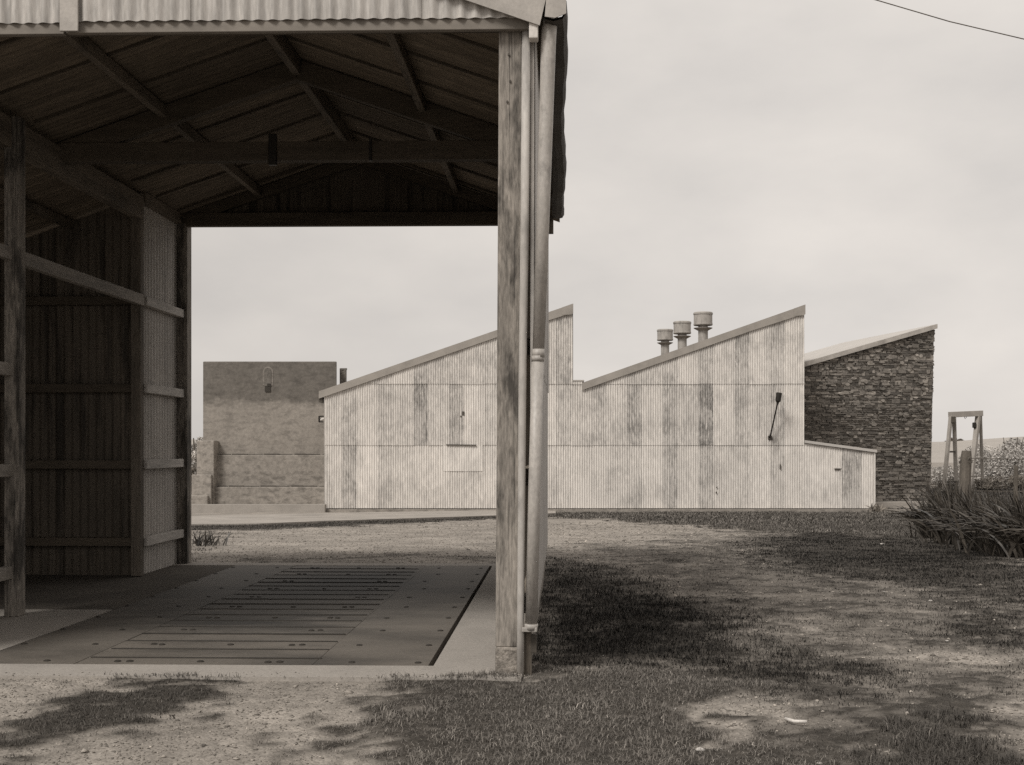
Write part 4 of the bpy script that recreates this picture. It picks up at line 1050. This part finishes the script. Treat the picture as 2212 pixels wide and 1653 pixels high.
spots = [(2034, 1164, 0.80, 1.0), (2050, 1135, 0.72, 0.8), (2064, 1150, 0.95, 0.55), (2086, 1176, 0.78, 1.0), (2100, 1146, 0.68, 0.8), (2136, 1188, 0.78, 1.0), (2146, 1156, 0.64, 0.9), (2186, 1198, 0.78, 1.0),
         (2196, 1164, 0.62, 0.9), (2238, 1206, 0.78, 1.0), (2250, 1172, 0.62, 0.9), (2300, 1180, 0.62, 0.9), (2300, 1210, 0.75, 1.0)]
for i, (x, y, ln, spd) in enumerate(spots):
    X, Y = gpt(x, y)
    V, Tt, tn = strap(230, ln * 1.22, spd * 0.85, 100 + i, sweep=3.3, root=0.17)
    lab = fl_lab
    if i == 0: lab = 'strap-leaved clump at the near end of the row, next to the stone wall'
    if i == 2: lab = 'tallest upright strap-leaved clump, in front of the gantry'
    o = fast_mesh('flax_clump', V, Tt, M['leaf'], tone=tn, loc=(X, Y, float(ground_z(Y)) - 0.02))
    tag(o, lab, 'plant', 'strap-leaved plants along the garden edge')
X, Y = gpt(442, 1180)
V, Tt, tn = strap(60, 0.30, 0.7, 300, 0.02)
tag(fast_mesh('weed', V, Tt, M['leaf'], tone=tn * 0.7, loc=(X, Y, float(ground_z(Y)))), 'dark spiky weed on the gravel behind the shed', 'plant')
X, Y = gpt(1892, 1108)
V, Tt, tn = strap(34, 0.45, 1.2, 301, 0.07)
tag(fast_mesh('weed', V, Tt, M['leaf_mid'], tone=tn * 1.3, loc=(X, Y, float(ground_z(Y)))), 'broad-leaved weed at the corner of the lean-to', 'plant')
X, Y = gpt(356, 1550)
V, Tt, tn = strap(50, 0.035, 1.2, 302, 0.008)
tag(fast_mesh('weed', V, Tt, M['leaf'], tone=tn * 0.7, loc=(X, Y, float(ground_z(Y)))), 'tiny tuft of weed on the gravel in front of the shed', 'plant')

# grass blades
def blades(X, Y, h, w, tn, g):
    n = len(X)
    Z = ground_z(Y) + (fbm(X * 0.8, Y * 0.8, 5) - 0.5) * 0.05 + (fbm(X * 5, Y * 5, 6) - 0.5) * 0.022
    a0_, b0_ = world_to_shed(X, Y)
    Z = np.where((a0_ < SLAB_A1) & (b0_ > SLAB_B0 - 0.01) & (b0_ < SLAB_B1), np.maximum(Z, 0.002), Z)
    az_ = g.uniform(0, 2 * np.pi, n); lean = g.uniform(0.3, 1.5, n)
    ca, sa_ = np.cos(az_), np.sin(az_)
    fa = az_ + np.pi / 2 + g.normal(0, 0.5, n)
    px_, py_ = np.cos(fa) * w / 2, np.sin(fa) * w / 2
    o = np.zeros((n, 5, 3))
    b_ = np.stack([X, Y, Z - 0.004], -1)
    m_ = b_ + np.stack([ca * lean * h * 0.28, sa_ * lean * h * 0.28, h * 0.58], -1)
    t_ = b_ + np.stack([ca * lean * h * 0.85, sa_ * lean * h * 0.85, h * (1.0 - 0.30 * lean)], -1)
    pw_ = np.stack([px_, py_, np.zeros(n)], -1)
    o[:, 0] = b_ - pw_; o[:, 1] = b_ + pw_; o[:, 2] = m_ - pw_ * 0.75; o[:, 3] = m_ + pw_ * 0.75; o[:, 4] = t_
    tri = np.array([[0, 1, 3], [0, 3, 2], [2, 3, 4]])
    Tt = (np.arange(n)[:, None, None] * 5 + tri[None]).reshape(-1, 3)
    return o.reshape(-1, 3), Tt, np.repeat(tn, 5)

Vs, Ts, Ns = [], [], []
off = 0
for (y0, y1, dn, wd) in ((3.6, 4.9, 12000, 0.003), (4.9, 6.2, 11000, 0.0032), (6.2, 9, 6500, 0.004), (9, 14, 2600, 0.006), (14, 24, 850, 0.010), (24, 36.3, 300, 0.018), (36.6, 58, 70, 0.035)):
    xa_, xb_ = -0.55 * y1, 0.62 * y1
    n = int((y1 - y0) * (xb_ - xa_) * dn)
    X = rng.uniform(xa_, xb_, n); Y = rng.uniform(y0, y1, n)
    keep = (X > -0.55 * Y) & (X < 0.62 * Y)
    X, Y = X[keep], Y[keep]
    d_, h_, t_ = veg(X, Y)
    keep = rng.random(len(X)) < d_
    X, Y, h_, t_ = X[keep], Y[keep], h_[keep], t_[keep]
    n = len(X)
    cl = fbm(X * 4, Y * 4, 44)
    cl2 = fbm(X * 1.1, Y * 1.1, 45)
    h_ = h_ * rng.uniform(0.5, 1.3, n) * (0.55 + 0.9 * cl) * (0.4 + 0.6 * np.clip(d_[keep], 0, 1))
    t_ = t_ * rng.uniform(0.65, 1.4, n) * (0.35 + 0.8 * cl2 + 0.5 * cl)
    t_ = np.where(rng.random(n) < 0.06, t_ * 2.0, t_)
    V, Tt, tn = blades(X, Y, h_, wd * rng.uniform(0.7, 1.3, n), t_, rng)
    Vs.append(V); Ts.append(Tt + off); Ns.append(tn); off += len(V)
grass = fast_mesh('grass', np.concatenate(Vs), np.concatenate(Ts), M['grass'], tone=np.concatenate(Ns))
tag(grass, 'short grass growing in ragged patches over the yard', 'grass', kind='stuff')
print('grass verts', off)

# loose gravel
n = 90000
Y = 3.8 * (26 / 3.8) ** rng.random(n)
X = rng.uniform(-0.55, 0.62, n) * Y
d_, _, _ = veg(X, Y)
a_, b_ = world_to_shed(X, Y)
keep = (rng.random(n) > d_ * 0.92) & ~((a_ < SLAB_A1 + 0.03) & (b_ > SLAB_B0 - 0.02 + 0.16 * rng.random(len(X)) ** 3) & (b_ < SLAB_B1 + 0.02))
X, Y = X[keep], Y[keep]; n = len(X)
fleck = (rng.random(n) < 0.04) & (X > 0.3)
r_ = np.where(fleck, 1.5, 1.0) * rng.uniform(0.0016, 0.0048, n) * (1 + 0.09 * Y) * np.where(X > 0.3, 1.25, 1.0) * np.where((rng.random(n) < 0.05) & ~fleck, 1.8, 1) * np.where((rng.random(n) < 0.004) & ~fleck, 1.8, 1)
oc = np.array([[1, 0, 0], [-1, 0, 0], [0, 1, 0], [0, -1, 0], [0, 0, 0.5], [0, 0, -0.5]], float)
tri = np.array([[0, 2, 4], [2, 1, 4], [1, 3, 4], [3, 0, 4], [2, 0, 5], [1, 2, 5], [3, 1, 5], [0, 3, 5]])
ang = rng.uniform(0, 6.28, n)
sc3 = rng.uniform(0.6, 1.4, (n, 1, 3)) * r_[:, None, None]
pv = oc[None] * sc3 + rng.normal(0, 0.15, (n, 6, 3)) * r_[:, None, None]
ca, sa_ = np.cos(ang)[:, None], np.sin(ang)[:, None]
pv = np.stack([pv[..., 0] * ca - pv[..., 1] * sa_, pv[..., 0] * sa_ + pv[..., 1] * ca, pv[..., 2]], -1)
Z = ground_z(Y) + (fbm(X * 0.8, Y * 0.8, 5) - 0.5) * 0.05 + (fbm(X * 5, Y * 5, 6) - 0.5) * 0.022
a_, b_ = world_to_shed(X, Y)
Z = np.where((a_ < SLAB_A1) & (b_ > SLAB_B0) & (b_ < SLAB_B1), np.maximum(Z, 0.0), Z)
pv += np.stack([X, Y, Z + r_ * 0.25], -1)[:, None]
gravel = fast_mesh('gravel', pv.reshape(-1, 3), (np.arange(n)[:, None, None] * 6 + tri[None]).reshape(-1, 3), M['pebble'], tone=np.repeat(rng.uniform(0.45, 1.35, n) * np.where(fleck, 1.45, 1.0) * np.where(rng.random(n) < 0.06, 1.6, 1), 6))
tag(gravel, 'loose gravel scattered over the yard', 'gravel', kind='stuff')

# pale stones lying about
def stone(x, y, w_px, label, seed, flat=0.55):
    X, Y = gpt(x, y)
    r = w_px * Y / FV / 2
    g = random.Random(seed)
    import bmesh
    bm = bmesh.new(); bmesh.ops.create_icosphere(bm, subdivisions=2, radius=1.0)
    sx, sy = g.uniform(0.8, 1.1), g.uniform(0.6, 1.0)
    for v in bm.verts:
        k = 1 + 0.16 * math.sin(v.co.x * 3 + seed) + 0.14 * math.sin(v.co.y * 4 + seed * 2.1) + 0.12 * math.sin(v.co.z * 5 + seed * 0.7) + g.uniform(-0.06, 0.06)
        v.co = Vector((v.co.x * k * r * sx, v.co.y * k * r * sy, v.co.z * k * r * flat))
    me = bpy.data.meshes.new('stone'); bm.to_mesh(me); bm.free()
    me.materials.append(M['stone_pale'])
    at_ = me.attributes.new('tone', 'FLOAT', 'POINT'); at_.data.foreach_set('value', [1.0] * len(me.vertices))
    o = bpy.data.objects.new('stone', me); col.objects.link(o)
    o.location = (X, Y, float(ground_z(Y)) + r * flat * 0.35); o.rotation_euler = (0, 0, g.uniform(0, 6))
    return tag(o, label, 'stone', 'pale stones scattered on the yard')
many = 'one of the small pale stones scattered over the grass and gravel on the right'
sl = [(1512, 1622, 22, 'largest pale stone, lying in the grass near the bottom edge'), (1457, 1534, 13, 'round white stone in the lawn, right one of a close pair'), (1433, 1545, 12, 'squarish white stone in the lawn, left one of a close pair'),
      (1882, 1222, 8, 'lone white stone on the dark grass bank below the lean-to'), (1302, 1418, 7, 'lone pale stone in the dark grass beside the shed wall')]
for x, y in ((1556, 1620), (1660, 1542), (1650, 1556), (1668, 1530), (1655, 1408), (1676, 1402), (1730, 1508), (1860, 1555), (1880, 1558), (1835, 1590), (1800, 1600), (1640, 1640), (1760, 1640), (1770, 1650), (1500, 1470), (1585, 1400), (1530, 1375), (1790, 1520), (1845, 1500), (1910, 1280), (1905, 1178), (1780, 1105), (2010, 1300), (2045, 1385), (2180, 1430), (1945, 1530), (1700, 1590), (1365, 1545), (1480, 1600)):
    sl.append((x, y, random.uniform(5, 13), many))
for i, (x, y, w_, lab) in enumerate(sl): stone(x, y, w_, lab, i + 1)
# curved white stick
p = [gpt(x, y) for x, y in ((1696, 1567), (1715, 1573), (1742, 1574))]
sk = MB().tube([(a, b, float(ground_z(b)) + 0.03) for a, b in p], 0.008, n=8)
c0 = (p[1][0], p[1][1], float(ground_z(p[1][1])) + 0.02)
tag(sk.build('stick', M['white_paint'], None, org=c0, smooth=True), 'bent white stick lying on the stony grass at the lower right', 'stick')
